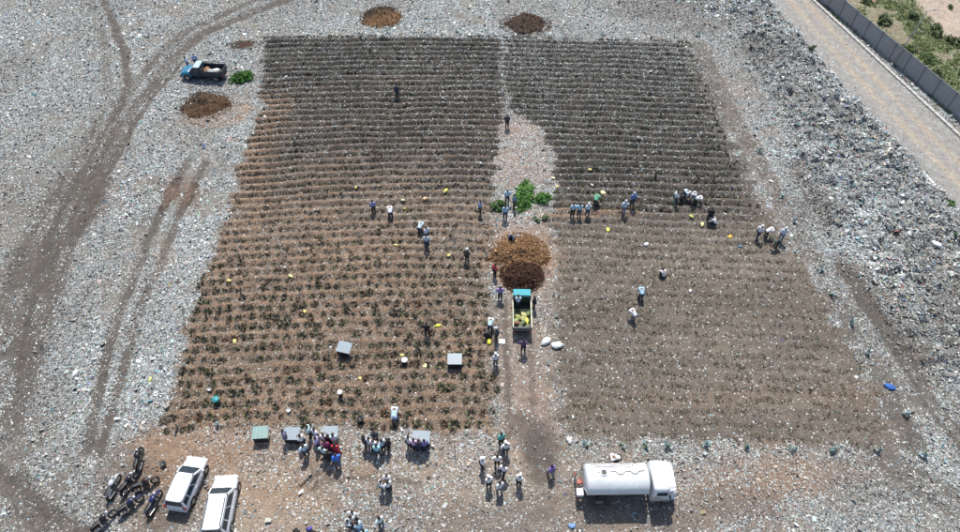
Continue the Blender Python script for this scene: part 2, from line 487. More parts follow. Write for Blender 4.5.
C_SOIL = np.array((.20, .182, .155)); C_TRK = np.array((.085, .074, .063)); C_OR = np.array((.275, .172, .105))
C_FUP = np.array((.082, .072, .060)); C_FLO = np.array((.17, .142, .115)); C_FR = np.array((.142, .118, .094))
C_TAN = np.array((.37, .29, .21)); C_BRN = np.array((.17, .115, .08)); C_DRK = np.array((.082, .07, .06)); C_BRL = np.array((.27, .205, .165))
C_ROAD = np.array((.285, .275, .255)); C_RUT = np.array((.37, .315, .25)); C_GRS = np.array((.16, .20, .08)); C_CLR = np.array((.225, .175, .137)); C_SAND = np.array((.40, .32, .25)); C_DRY = np.array((.22, .19, .12))
ROADMID = pts([(780, -20), (804, 8), (850, 60), (885, 98), (940, 154), (1010, 226)])
def earth_colour(x, y, M):
    def mx(c, d, f): return c * (1 - f[:, None]) + d * f[:, None]
    c = np.tile(C_SOIL, (len(x), 1))
    low = sst(60, 42, y)
    fl = mx(np.tile(C_FUP, (len(x), 1)), np.tile(C_FLO, (len(x), 1)), low)
    fl = mx(fl, C_OR, np.clip(M['fo'] * .62 * (.45 + .9 * ridge(M['ph'])), 0, 1))
    c = mx(c, fl, M['fl'])
    fr = mx(np.tile(C_FUP, (len(x), 1)), np.tile(C_FR, (len(x), 1)), sst(50, 38, y))
    bandn = fbm(x * .10, y * .55, 66)
    fr = fr * (.72 + .56 * bandn)[:, None]
    fl = fl * (.8 + .4 * fbm(x * .12, y * .3, 67))[:, None]
    c = mx(c * 1.0, fl, M['fl'])
    fr = mx(fr, C_OR, M['fo'] * .6)
    c = mx(c, fr, M['fr'])
    nf = 1 - M['field']
    c = mx(c, C_CLR, M['clear'] * nf * (.55 + .45 * vnoise(x * .3, y * .3, 12)))
    c = mx(c, C_BRL, M['brownl'] * nf); c = mx(c, C_BRN, M['brown'] * nf)
    c = mx(c, C_TAN, M['tan'] * nf); c = mx(c, C_OR, M['orange'] * np.maximum(nf, .7))
    c = mx(c, C_DRK, M['dark'] * nf * .8); c = mx(c, C_TRK, M['track'] * nf * .9)
    d = dist_line(x + M['n2'] * .5, y, ROADMID)
    rut = np.exp(-((d - 1.0) / .5) ** 2)
    road = mx(np.tile(C_ROAD, (len(x), 1)), C_RUT, np.clip(rut * .95 * (.7 + .6 * vnoise(x * .3, y * .3, 6)), 0, 1))
    c = mx(c, road, M['road'])
    gn = fbm(x * .3, y * .3, 90)
    gr = mx(np.tile(C_DRY, (len(x), 1)), C_GRS, sst(.34, .5, gn))
    gr = mx(gr, C_SAND, 1 - sst(2.4, 4.4, dist_line(x, y, pts([(925, -12), (960, 26), (1020, 90)]))))
    c = mx(c, gr, M['outer'])
    return c
earth = earth_colour(gx, gy, M)
def litter_amount(x, y, M):
    big = fbm(x * .11, y * .11, 101); sm = fbm(x * .5, y * .5, 103)
    L = np.clip(.58 + 1.0 * (big - .5) + 1.3 * (sm - .5) + .5 * (vnoise(x * 1.1, y * 1.1, 107) - .5), .10, .95)
    lit = L * (1 - .56 * M['clear'].clip(0, 1.4)) * (1 - .95 * M['track']) * (1 - .75 * M['dark'] * .8) * (1 - .85 * M['brown']) * (1 - .55 * M['orange']) * (1 - .4 * M['tan']) * (1 - .5 * M['brownl'])
    dirtier = 1 - .25 * sst(30, 12, y) * (x > -24)
    lit = lit * dirtier
    low = sst(60, 42, y)
    f = .055 + .04 * sm + .14 * M['fr'] * sst(55, 75, y) - .03 * low
    out = lit * (1 - M['field']) + f * M['field']
    out = out * (1 - M['road']) + (.03 + .06 * sst(2.2, 3.2, dist_line(x, y, ROADMID))) * M['road']
    out = out * (1 - M['outer']) + .06 * M['outer']
    return np.clip(out, 0, 1)
lit = litter_amount(gx, gy, M)
a = me.attributes.new('earth', 'FLOAT_COLOR', 'POINT')
cc = np.ones((len(gx), 4), np.float32); cc[:, :3] = earth
a.data.foreach_set('color', cc.ravel())
a = me.attributes.new('litter', 'FLOAT', 'POINT'); a.data.foreach_set('value', lit.astype(np.float32))
tag(link('ground', me), kind='structure')

# the plan looked up on the ground's own grid (quick, and follows the mesh exactly)
_ix = np.where((ax >= -76.01) & (ax <= 76.01))[0]; _iy = np.where((ay >= 10.9) & (ay <= 93))[0]
_sub = (slice(_iy[0], _iy[-1] + 1), slice(_ix[0], _ix[-1] + 1))
GRID = {k: val.reshape(ny, nx)[_sub].astype(np.float32) for k, val in M.items() if k != 'ph'}
GRID['h'] = gz.reshape(ny, nx)[_sub]; GRID['litter'] = lit.reshape(ny, nx)[_sub]
for q_ in range(3): GRID['e%d' % q_] = earth[:, q_].reshape(ny, nx)[_sub]
def quick(x, y):
    u = np.clip((x - ax[_ix[0]]) / .25, 0, len(_ix) - 1.001); v = np.clip((y - ay[_iy[0]]) / .17, 0, len(_iy) - 1.001)
    i = u.astype(np.int64); j = v.astype(np.int64); fu = u - i; fv = v - j
    w = [((1 - fu) * (1 - fv), j, i), (fu * (1 - fv), j, i + 1), ((1 - fu) * fv, j + 1, i), (fu * fv, j + 1, i + 1)]
    m = {k: sum(a * g[b, c] for a, b, c in w) for k, g in GRID.items()}
    m['ph'] = m['v'] - np.floor(m['v'])
    m['earth'] = np.stack([m['e0'], m['e1'], m['e2']], 1)
    return m

# ------------------------------------------------------------------ scattered rubbish: every scrap a little bent sheet
PAL = np.array([(.72, .77, .76), (.60, .65, .64), (.47, .51, .50), (.34, .345, .325), (.23, .21, .18), (.10, .095, .082), (.03, .034, .034),
                (.36, .54, .58), (.18, .36, .42), (.12, .30, .32), (.55, .36, .34), (.40, .10, .09), (.55, .45, .16), (.08, .13, .36), (.12, .22, .10), (.55, .48, .38)])
PW = np.array([.17, .17, .16, .14, .12, .05, .025, .045, .028, .025, .028, .006, .006, .008, .006, .03]); PW = PW / PW.sum()

def scraps(name, label, n_cand, dens_fn, smin, smed, smax, tilt, dirty, seed, palw=PW, lift=.02, aspect=(.45, 1.0), mat=None, keep_all=False):
    g = np.random.default_rng(seed)
    y = g.uniform(12.5, 91, n_cand * 2); x = g.uniform(-74, 74, n_cand * 2)
    hw = 480 / FPX * (HC * math.sin(TH) + y * math.cos(TH)) + 3
    ok = np.abs(x) < hw
    x, y = x[ok][:n_cand], y[ok][:n_cand]
    m = quick(x, y)
    d = dens_fn(x, y, m)
    ok = g.uniform(0, 1, len(x)) < d
    x, y = x[ok], y[ok]; m = {k: v[ok] for k, v in m.items()}
    n = len(x)
    z = m['h']
    s = np.clip(smed * np.exp(g.normal(0, .5, n)), smin, smax)
    rot = g.uniform(0, 2 * math.pi, n)
    asp = g.uniform(*aspect, n)
    t1 = g.normal(0, tilt, n); t2 = g.normal(0, tilt, n)
    L = np.array([(-.5, -.5), (.5, -.5), (.5, .5), (-.5, .5)])
    V = np.zeros((n, 4, 3))
    ca, sa = np.cos(rot), np.sin(rot)
    for i in range(4):
        lx = L[i, 0] * s * g.uniform(.7, 1.2, n); ly = L[i, 1] * s * asp * g.uniform(.6, 1.25, n)
        V[:, i, 0] = x + lx * ca - ly * sa
        V[:, i, 1] = y + lx * sa + ly * ca
        V[:, i, 2] = z + lx * t1 + ly * t2 + g.normal(0, .14, n) * s
    V[:, :, 2] += lift + np.maximum(0, z - V[:, :, 2].mean(1))[:, None] + (np.abs(t1) + np.abs(t2))[:, None] * s[:, None] * .22
    tint = PAL[g.choice(len(PAL), n, p=palw)] * g.uniform(.78, 1.12, (n, 1)) * g.normal(1, .03, (n, 3))
    e = m['earth']
    dd = np.clip(dirty + .7 * m['track'] + .35 * m['orange'] + .6 * m['dark'] + .22 * m['clear'] * (1 - m['field']) + .9 * (fbm(x * .16, y * .16, 301, 2) - .5) + g.uniform(-.15, .2, n), 0, .88)[:, None]
    tint = np.clip(tint * (1 - dd) + e * dd, .01, .8)
    me = np_mesh(name, V.reshape(-1, 3), np.arange(4 * n).reshape(-1, 4), mat, tint)
    o = tag(link(name, me), label, 'litter', None, 'stuff')
    return o

LIT = attr_mat('plastic_and_paper', .45, .5)
def dens_open(x, y, m):
    return np.clip(m['litter'] * 1.5, 0, 1) * (1 - m['field']) * (1 - m['road']) * (1 - m['outer']) * (1 - .68 * m['track'])
scraps('litter', 'pale crushed plastic and paper waste covering the dump surface', 1300000, dens_open, .035, .072, .36, .36, .25, 5, mat=LIT)
scraps('large_waste', 'larger torn sheets and crushed bags among the finer waste', 30000, lambda x, y, m: (.04 + .5 * m['rough'] + .4 * vnoise(x * .3, y * .3, 140) ** 3) * (1 - m['field']) * (1 - m['road']) * (1 - m['outer']) * (1 - .8 * m['track']) * (1 - .6 * m['clear'].clip(0, 1)),
       .14, .21, .42, .35, .12, 15, mat=LIT, lift=.03, aspect=(.3, .9), palw=(lambda a: a / a.sum())(PW * np.array([1.6, 1.3, 1, .8, .5, .3, .2, 1.2, 1, .8, 1, 1, .5, 1.5, .3, 1])))
def dens_rough(x, y, m):
    return m['rough'] * np.clip(.2 + 1.3 * vnoise(x * .7, y * .7, 121), 0, 1)
scraps('waste_heaps', 'tangled mixed waste piled in low heaps beside the dirt road', 560000, dens_rough, .06, .115, .5, .48, .18, 6, mat=LIT, lift=.03, aspect=(.25, 1.0),
       palw=(lambda a: a / a.sum())(PW * np.array([.95, 1, 1, 1.1, 1.3, 1.3, 1.3, 1.1, 1.2, 1.4, 1, 1.6, 1.2, 1.2, 1.6, 1.2])))
def dens_field(x, y, m):
    return m['field'] * np.clip(.16 + .24 * sst(46, 70, y) + (.40 + .75 * sst(44, 62, y)) * m['rows'] * (ridge(m['ph']) - .42), .03, 1) * (1 - .35 * m['fo']) * (.4 + 1.1 * vnoise(x * .35, y * .35, 19)) * (1 - .5 * m['fr'] * sst(50, 40, y))
scraps('field_litter', 'small pale scraps of plastic mixed into the soil of the planted rows', 360000, dens_field, .03, .06, .24, .4, .50, 8, mat=LIT, lift=.012)
def dens_road(x, y, m):
    side = sst(1.9, 3.0, dist_line(x, y, ROADMID))
    return np.clip(m['road'] * (.02 + .13 * side * vnoise(x * .6, y * .6, 3)) + m['outer'] * .05, 0, 1)
scraps('road_litter', 'loose white scraps scattered along the dirt road and its verge', 60000, dens_road, .04, .08, .35, .3, .25, 9, mat=LIT, lift=.012)

# ------------------------------------------------------------------ planted rows
LEAF = attr_mat('leaf_blade', .6, .3)
def tuft_blades(g, n, r, h, wid):
    """n two-sided bent blades round the origin: (n,4,3)"""
    a = g.uniform(0, 2 * math.pi, n); el = g.uniform(.35, 1.25, n); L = g.uniform(.5, 1.0, n)
    dx, dy = np.cos(a), np.sin(a)
    V = np.zeros((n, 4, 3))
    px, py = -dy, dx
    o = g.uniform(0, .3, n) * r
    bx, by = dx * o, dy * o
    tipx = bx + dx * np.cos(el) * r * L * 1.2; tipy = by + dy * np.cos(el) * r * L * 1.2; tz = np.sin(el) * h * L
    midx = (bx + tipx) / 2; midy = (by + tipy) / 2; mz = tz * .68
    ww = wid * g.uniform(.6, 1.2, n)
    V[:, 0] = np.stack([bx, by, np.full(n, -.03)], 1)
    V[:, 1] = np.stack([midx + px * ww, midy + py * ww, mz], 1)
    V[:, 2] = np.stack([tipx, tipy, tz], 1)
    V[:, 3] = np.stack([midx - px * ww, midy - py * ww, mz], 1)
    return V
GREENS = np.array([(.062, .064, .045), (.085, .085, .062), (.10, .105, .06), (.045, .048, .038), (.12, .08, .055), (.13, .06, .042), (.10, .15, .045), (.19, .165, .12)])
GW = np.array([.20, .20, .10, .12, .12, .05, .04, .17]); GW /= GW.sum()

def row_positions():
    """plants along every furrow of both plots, in world metres"""
    out = []
    for k in range(12, 92):
        for side in (0, 1):
            xx = -34.0 if side == 0 else 0.0
            while xx < (2 if side == 0 else 42):
                yy = k * 1.02
                near = yy < 46
                step = (.86 if near else .42) if side == 0 else .42
                xx += step * random.uniform(.62, 1.38)
                out.append((xx, k * 1.02, side))
    P = np.array(out)
    x = P[:, 0]; y = P[:, 1] + row_curve(P[:, 0], P[:, 1]) + np.random.default_rng(3).normal(0, .13, len(P))
    m = plan(x, y)
    g = np.random.default_rng(4)
    keep = np.where(P[:, 2] == 0, (m['fl'] > .6) & (g.uniform(0, 1, len(x)) < .55 + .9 * vnoise(x * .5, y * .5, 111)), (m['fr'] > .6) & (m['rows'] > .12) & (g.uniform(0, 1, len(x)) < np.clip(.35 + m['rows'], 0, .95)))
    z = height(x, y, m)
    return x[keep], y[keep], z[keep], P[keep, 2], m['rows'][keep]
rx, ry, rz_, rside, rstr = row_positions()
left = np.where(rside == 0)[0]
order = left[np.argsort(ry[left])]
def in_frame(i):
    X, Y = rx[i], ry[i]
    d = HC * math.sin(TH) + Y * math.cos(TH)
    return abs(X) < 480 / FPX * d - .4
single = [i for i in order if in_frame(i)][:300]
rest = np.setdiff1d(np.arange(len(rx)), np.array(single))
protos = []
for k in range(7):
    g = np.random.default_rng(100 + k)
    V = tuft_blades(g, 34, .36, .36, .052)
    base = GREENS[[0, 1, 4, 7, 5, 3, 2][k]]
    tint = base * g.uniform(.6, 1.35, (34, 1))
    q = g.uniform(0, 1, 34) < .45
    tint[q] = GREENS[g.choice(8, q.sum(), p=GW)] * 1.2
    protos.append(np_mesh('crop_plant', V.reshape(-1, 3), np.arange(34 * 4).reshape(-1, 4), LEAF, np.clip(tint, .01, .5)))
for j, i in enumerate(single):
    o = link('crop_plant', protos[random.choice((0, 0, 1, 1, 2, 3, 4, 5, 6))], None, (rx[i], ry[i], rz_[i]), random.uniform(0, 6.28))
    s = random.uniform(.7, 1.5); o.scale = (s, s, s * random.uniform(.8, 1.2))
    tag(o, 'low bushy dark leaved crop plant in the lowest rows of the left plot', 'plant', 'crop plants in the lowest rows of the left plot')
g = np.random.default_rng(77)
VV, TT = [], []
for i in rest:
    far = ry[i] > 46
    left_i = rside[i] == 0
    n = 14 if not far else 10
    if left_i:
        k_ = g.uniform(.75, 1.5) * (1 - .25 * float(sst(30, 46, np.array(ry[i]))))
        if not far: n = 26 if ry[i] < 36 else 20
        r, h, wd = (.36 * k_, .36 * k_, .055 * k_) if not far else (.36, .30, .085)
    else:
        r, h, wd = (.36, .28, .085) if ry[i] > 44 else (.22, .20, .04)
        if ry[i] < 44: n = 7
    V = tuft_blades(g, n, r, h, wd)
    V[:, :, 0] += rx[i]; V[:, :, 1] += ry[i]; V[:, :, 2] += rz_[i]
    VV.append(V)
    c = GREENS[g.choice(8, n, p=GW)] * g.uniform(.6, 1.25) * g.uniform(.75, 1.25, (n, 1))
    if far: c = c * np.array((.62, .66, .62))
    TT.append(c)
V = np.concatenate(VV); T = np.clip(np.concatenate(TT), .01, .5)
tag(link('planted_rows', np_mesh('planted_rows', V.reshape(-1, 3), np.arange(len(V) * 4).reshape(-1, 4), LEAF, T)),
    'dark leafy plants set in long curving rows across both plots', 'crop', None, 'stuff')

def blades(name, label, n_cand, dens_fn, r, h, wd, cols, seed, per=3):
    g = np.random.default_rng(seed)
    y = g.uniform(12.5, 91, n_cand); x = g.uniform(-74, 74, n_cand)
    hw = 480 / FPX * (HC * math.sin(TH) + y * math.cos(TH)) + 3
    ok = np.abs(x) < hw; x, y = x[ok], y[ok]
    m = quick(x, y); d = dens_fn(x, y, m)
    ok = g.uniform(0, 1, len(x)) < d
    x, y = x[ok], y[ok]; m = {k: v[ok] for k, v in m.items()}
    z = m['h']; n = len(x)
    V = tuft_blades(g, n * per, r, h, wd).reshape(n, per, 4, 3) * g.uniform(.6, 1.4, (n, 1, 1, 1))
    V[..., 0] += x[:, None, None]; V[..., 1] += y[:, None, None]; V[..., 2] += z[:, None, None]
    cols = np.array(cols)
    T = np.repeat(cols[g.integers(0, len(cols), n)] * g.uniform(.7, 1.2, (n, 1)), per, 0)
    tag(link(name, np_mesh(name, V.reshape(-1, 3), np.arange(n * per * 4).reshape(-1, 4), LEAF, T)), label, 'grass', None, 'stuff')
blades('dry_grass', 'pale dry grass and straw lying between the plants of the left plot', 400000,
       lambda x, y, m: m['fl'] * sst(56, 34, y) * (.45 + .55 * ridge(m['ph'])) * .85, .30, .18, .032,
       [(.31, .25, .185), (.27, .21, .155), (.36, .31, .245), (.22, .185, .15), (.27, .17, .11), (.15, .14, .10), (.30, .27, .23)], 31)
blades('low_weeds', 'sparse low weeds covering the lower half of the right plot', 190000,
       lambda x, y, m: m['fr'] * sst(50, 40, y) * (.35 + .6 * (1 - ridge(m['ph'])) * .9) * sst(.30, .58, fbm(x * .5, y * .8, 7)) * 1.1, .24, .12, .04,
       [(.09, .11, .05), (.10, .09, .06), (.15, .13, .10), (.12, .10, .08), (.09, .085, .07), (.26, .22, .18), (.22, .17, .13)], 32)
blades('verge_grass', 'green and dry grass on the rough ground beyond the grey wall', 260000,
       lambda x, y, m: m['outer'] * sst(.33, .5, fbm(x * .3, y * .3, 90)) * sst(2.4, 4.4, dist_line(x, y, pts([(925, -12), (960, 26), (1020, 90)]))), .3, .3, .05,
       [(.20, .27, .09), (.26, .30, .13), (.16, .21, .08), (.34, .31, .20)], 33, 4)

# ------------------------------------------------------------------ bushes and saplings
def bush(name, px, py, rx_, ry_, h, n, cols, label, cat, group=None, leaf=.13, rot=0.0, seed=1, stem=True):
    g = np.random.default_rng(seed)
    cx, cy = at(px, py); z0 = hz(cx, cy)
    root = empty(name, (cx, cy, z0), rot)
    # leaves gathered in clumps spread through the crown
    nc = max(5, n // 45)
    ca = g.uniform(0, 6.28, nc); cr = np.sqrt(g.uniform(0, 1, nc))
    CC = np.stack([np.cos(ca) * cr * rx_ * .85, np.sin(ca) * cr * ry_ * .85, (1 - cr ** 2) * h * g.uniform(.45, .95, nc) + .05], 1)
    k = g.integers(0, nc, n)
    P = CC[k] + g.normal(0, 1, (n, 3)) * np.array((rx_ * .16, ry_ * .16, h * .16))
    P[:, 2] = np.abs(P[:, 2]) + .02
    rotn = g.uniform(0, 6.28, n); s = leaf * g.uniform(.6, 1.3, n)
    t1, t2 = g.normal(0, .6, n), g.normal(0, .6, n)
    L = np.array([(-1, 0), (0, -.45), (1, 0), (0, .45)])
    V = np.zeros((n, 4, 3))
    for i in range(4):
        lx = L[i, 0] * s; ly = L[i, 1] * s
        V[:, i, 0] = P[:, 0] + lx * np.cos(rotn) - ly * np.sin(rotn)
        V[:, i, 1] = P[:, 1] + lx * np.sin(rotn) + ly * np.cos(rotn)
        V[:, i, 2] = P[:, 2] + lx * t1 + ly * t2
    cols = np.array(cols)
    kc = g.integers(0, len(cols), nc)
    T = np.clip(cols[kc[k]] * g.uniform(.65, 1.3, (n, 1)), .01, .6)
    fo = link('foliage', np_mesh('foliage', V.reshape(-1, 3), np.arange(4 * n).reshape(-1, 4), LEAF, T), root)
    fo['kind'] = 'stuff'
    if stem:
        mb = MB()
        for q in range(min(nc, 7)):
            mb.tube((CC[q, 0] * .15, CC[q, 1] * .15, -.05), tuple(CC[q]), .022, .008, 5)
        mb.build('stem', M_WOOD, root)
    tag(root, label, cat, group)
    return root
M_WOOD = surf('dull_wood', (.16, .11, .07), .8, .3, 5)
BG = [(.07, .17, .03), (.09, .22, .04), (.05, .12, .025), (.12, .26, .05)]
bush('cut_seedlings', 524, 197, .95, 2.1, .6, 1700, BG, 'tall bright green heap of seedlings on bare ground north of the mulch heap', 'seedlings', 'green seedling heaps', .15, R(-12), 1)
bush('cut_seedlings', 543, 200, .9, .8, .5, 700, BG, 'smaller bright green seedling heap right beside the tall green one', 'seedlings', 'green seedling heaps', .15, 0, 2)
bush('cut_seedlings', 499, 207, .75, .75, .45, 420, [(.06, .13, .03), (.09, .18, .05), (.05, .09, .03)], 'dull green seedling heap at the feet of the men on the path', 'seedlings', 'green seedling heaps', .13, 0, 3)
bush('cut_seedlings', 541, 219, .7, .6, .3, 240, [(.07, .12, .05), (.10, .16, .07), (.12, .11, .07)], 'thin sparse greyish seedling heap above the orange mulch', 'seedlings', 'green seedling heaps', .12, 0, 4)
bush('leafy_bush', 242, 79, 1.35, 1.0, .8, 1500, [(.06, .17, .025), (.09, .24, .035), (.04, .11, .02)], 'bright green bush behind the blue pickup at the field corner', 'bush', None, .15, R(28), 5)
for q, (px, py, a, b, h, n, lb) in enumerate([
    (883, 23, 1.6, 1.3, 1.3, 1100, 'dense green shrub close behind the wall, near the top edge'),
    (911, 18, 1.1, 1.1, 1.1, 600, 'round dark shrub among pale stones beyond the wall'),
    (936, 33, 2.0, 1.0, 1.0, 900, 'left part of the dark hedge along the sandy track'),
    (955, 44, 2.2, 1.0, 1.1, 900, 'right part of the dark hedge at the right edge'),
    (936, 74, 1.1, .9, .9, 500, 'small dark shrub right behind the wall, below the green patch'),
    (912, 50, 1.8, 1.2, .45, 700, 'low light green growth in the grassy patch beyond the wall'),
    (928, 60, 1.8, 1.2, .4, 650, 'spreading low weeds under the pole, past the wall'),
    (865, 3, 1.2, .9, .7, 350, 'thin green shrub at the top edge behind the wall'),
    (948, 8, .8, .7, .6, 200, 'tiny shrub near the bend of the sandy track')]):
    bush('shrub', px, py, a * .78, b * .78, h * .7, int(n * .75), [(.08, .13, .04), (.12, .19, .06), (.06, .10, .035), (.17, .19, .09)], lb, 'shrub', 'shrubs beyond the wall', .17, random.uniform(0, 3), 20 + q)
bush('shrub', 809, 51, .8, .5, .4, 160, [(.06, .10, .03), (.10, .14, .05)], 'small weed tuft on the left edge of the dirt road, near the top', 'weed', 'weeds at the road edge', .13, 0, 40)
bush('shrub', 945, 207, .7, .6, .5, 200, [(.05, .12, .03), (.08, .16, .04)], 'green weed tuft against the concrete edging strip', 'weed', 'weeds at the road edge', .13, 0, 41)
bush('shrub', 957, 241, .6, .6, .5, 150, [(.05, .12, .03), (.08, .14, .04)], 'green weed tuft at the right edge under the edging strip', 'weed', 'weeds at the road edge', .13, 0, 42)
SAP = [(.22, .32, .31), (.16, .24, .22), (.28, .40, .42), (.17, .22, .13), (.42, .50, .50)]
sap_spots = [(585, 446, 'behind the rear of the tanker'), (623, 446, 'right behind the tank of the tanker'), (645, 446, 'behind the gap between tank and cab'), (667, 447, 'behind the tanker cab'),
             (705, 446, 'first one right of the tanker along the lower field edge'), (746, 448, 'above the orange earth patch on the lower field edge'), (792, 449, 'on the lower field edge, right of the orange patch'),
             (833, 451, 'third from the lower right field corner'), (877, 450, 'next to the lower right field corner'), (922, 455, 'past the lower right field corner'),
             (905, 415, 'on the right border, second below the blue sheet'), (867, 353, 'on the right border, just above the blue sheet'), (850, 323, 'on the right border beside the brown track'),
             (832, 296, 'on the right border, second below the brown bend'), (820, 270, 'on the right border at the top of the brown track'), (794, 221, 'on the right border, by the last workers'),
             (781, 196, 'on the right border above the last workers'), (760, 152, 'on the right border where strong rows end'), (603, 36, 'top edge of the right plot, left one'),
             (650, 38, 'top edge of the right plot, middle one'), (698, 36, 'top right corner of the right plot'), (388, 33, 'top edge below the orange heap'), (456, 33, 'top edge of the left plot, right one'), (219, 426, 'lower left, below the teal drum')]
for q, (px, py, wh) in enumerate(sap_spots):
    bush('sapling', px, py, random.uniform(.2, .34), random.uniform(.2, .34), random.uniform(.35, .7), random.randint(22, 45), SAP, 'small bluish sapling ' + wh, 'sapling', 'saplings round the field border', .12, 0, 60 + q)

# ------------------------------------------------------------------ heaps of earth and mulch
def heap(px, py, r, ry_, h, cols, label, group='heaps of soil and mulch', seed=0, n=2600, skew=(0, 0), sz=.10, name='soil_heap', cat='heap'):
    n = int(n * 4); sz = sz * .40
    cx, cy = at(px, py); z0 = hz(cx, cy)
    g = np.random.default_rng(seed)
    root = empty(name, (cx, cy, z0 - .05))
    nr, na = 16, 40
    def surf_z(x, y):
        d = np.sqrt((x / r) ** 2 + (y / ry_) ** 2) + .6 * (fbm(x * .9 + seed * 7, y * .9, 5) - .5)
        return h * np.clip(1 - d, 0, 1) ** .75 * (1 + .9 * (fbm(x * 1.3 + seed * 3, y * 1.3 + 9, 6) - .5)) - .12 * sst(.9, 1.1, d)
    A, B = np.meshgrid(np.linspace(0, 2 * np.pi, na, endpoint=False), np.linspace(0.02, 1.12, nr))
    X = np.cos(A) * B * r + skew[0] * 0; Y = np.sin(A) * B * ry_
    Z = surf_z(X, Y)
    ii = np.arange(nr * na).reshape(nr, na)
    F = np.stack([ii[:-1], np.roll(ii, -1, 1)[:-1], np.roll(ii, -1, 1)[1:], ii[1:]], -1).reshape(-1, 4)
    cols = np.array(cols)
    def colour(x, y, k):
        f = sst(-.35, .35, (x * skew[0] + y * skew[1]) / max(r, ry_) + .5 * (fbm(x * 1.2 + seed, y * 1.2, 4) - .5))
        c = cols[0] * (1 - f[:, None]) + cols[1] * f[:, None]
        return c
    fc = np.stack([X, Y], -1).reshape(-1, 2)[F].mean(1)
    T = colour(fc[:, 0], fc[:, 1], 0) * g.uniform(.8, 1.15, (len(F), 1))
    link('heap', np_mesh('heap', np.stack([X.ravel(), Y.ravel(), Z.ravel()], 1), F, M_SOILT, T, True), root)
    a = g.uniform(0, 6.28, n); d = np.sqrt(g.uniform(0, 1, n)) * 1.14
    x = np.cos(a) * d * r; y = np.sin(a) * d * ry_
    z = np.maximum(surf_z(x, y), .05)
    s = sz * np.exp(g.normal(0, .45, n))
    V = np.zeros((n, 4, 3)); q = g.normal(0, 1, (n, 4, 3)) * s[:, None, None] * .55
    V = q + np.stack([x, y, z + s * .25], 1)[:, None, :]
    F4 = np.array([(0, 1, 2), (0, 2, 3), (0, 3, 1), (1, 3, 2)])
    FF = (np.arange(n)[:, None, None] * 4 + F4[None]).reshape(-1, 3)
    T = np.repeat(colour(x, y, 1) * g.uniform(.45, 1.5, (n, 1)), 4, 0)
    cl = link('clods', np_mesh('clods', V.reshape(-1, 3), FF, M_SOILT, np.clip(T, .01, .6)), root); cl['kind'] = 'stuff'
    tag(root, label, cat, group)
    return root
M_SOILT = attr_mat('loose_soil', .9, .15)
ORG, DKB = (.30, .175, .09), (.095, .058, .04)
heap(519, 254, 2.5, 2.35, .75, [ORG, (.32, .20, .11)], 'wide heap of orange straw mulch on the central path', seed=1, n=4200, sz=.12)
heap(522, 276, 1.75, 1.75, .95, [(.085, .05, .035), (.11, .06, .042)], 'dark red brown mulch heap in front of the turquoise mini truck', seed=2, n=2600, sz=.13)
heap(205, 105, 2.9, 2.2, .8, [(.13, .095, .072), (.19, .115, .07)], 'low brown soil heap on the litter below the blue pickup', seed=3, n=3200, skew=(.4, -.6), sz=.11)
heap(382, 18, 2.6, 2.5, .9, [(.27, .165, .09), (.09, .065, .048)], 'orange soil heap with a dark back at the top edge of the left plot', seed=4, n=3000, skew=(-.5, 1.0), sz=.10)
heap(526, 25, 3.0, 2.4, .9, [(.12, .085, .065), (.14, .10, .075)], 'dark brown soil heap at the top end of the central path', seed=5, n=3000, sz=.11)
heap(243, 45, 2.0, 1.0, .25, [(.12, .10, .08), (.16, .10, .07)], 'flat dark soil patch heaped near the top left field corner', seed=6, n=1200, skew=(.4, -.6), sz=.09)
heap(176, 195, 1.9, 2.4, .12, [(.17, .125, .10), (.20, .14, .11)], 'thin brown spill of soil on the litter left of the plot', seed=7, n=1800, skew=(.3, 0), sz=.07)

# ------------------------------------------------------------------ kerb, wall, pole
M_CONC = surf('worn_concrete', (.55, .53, .50), .85, .25, 2.2, dirt=.5, bump=.4)
M_WALL = surf('grey_precast_concrete', (.27, .29, .31), .8, .2, .7, dirt=.35, bump=.3)
M_POST = surf('wall_post_concrete', (.19, .20, .225), .8, .15, 2, bump=.3)
def along(a, b, dist0, dist1, step):
    d = Vector((b[0] - a[0], b[1] - a[1], 0)); L = d.length; d.normalize()
    n = int((dist1 - dist0) / step)
    return [(Vector((a[0], a[1], 0)) + d * (dist0 + i * step), d) for i in range(n)], math.atan2(d.y, d.x)
ksegs, kang = along(K0, K1, -9, 34, 1.0)
kerb = empty('kerb', (ksegs[0][0].x, ksegs[0][0].y, 0), kang)
mk = MB().box((.49, 0, .02), (.985, .34, .34), bev=.02).mesh('kerb_stone', M_CONC)
for i in range(len(ksegs)):
    o = link('kerb_stone', mk, kerb, (i * 1.0, random.uniform(-.012, .012), random.uniform(-.01, .01)))
kerb['kind'] = 'structure'
# paler strip of loose sand behind the kerb
wseg, wang = along(W0, W1, -12.5, 33, 2.5)
wall = empty('boundary_wall', (wseg[0][0].x, wseg[0][0].y, 0), wang)
WH = 2.45
def panel_mesh(k):
    mb = MB()
    for j in range(5):
        z0 = j * WH / 5
        mb.box((1.25, 0, z0 + WH / 10), (2.34, .06, WH / 5 - .012), bev=.006)
    mb.box((1.25, 0, WH / 2), (2.30, .035, WH - .02))
    return mb.mesh('wall_panel', M_WALL)
pm = [panel_mesh(k) for k in range(2)]
pp = MB().box((0, 0, WH / 2 + .0), (.15, .17, WH + .12), bev=.012).mesh('wall_post', M_POST)
for i in range(len(wseg)):
    link('wall_panel', pm[i % 2], wall, (i * 2.5, random.uniform(-.01, .01), -.1 + random.uniform(-.03, .03)))
    link('wall_post', pp, wall, (i * 2.5, 0, -.1))
link('wall_post', pp, wall, (len(wseg) * 2.5, 0, -.1))
tag(wall, 'long grey precast concrete panel wall beside the dirt road', 'wall')
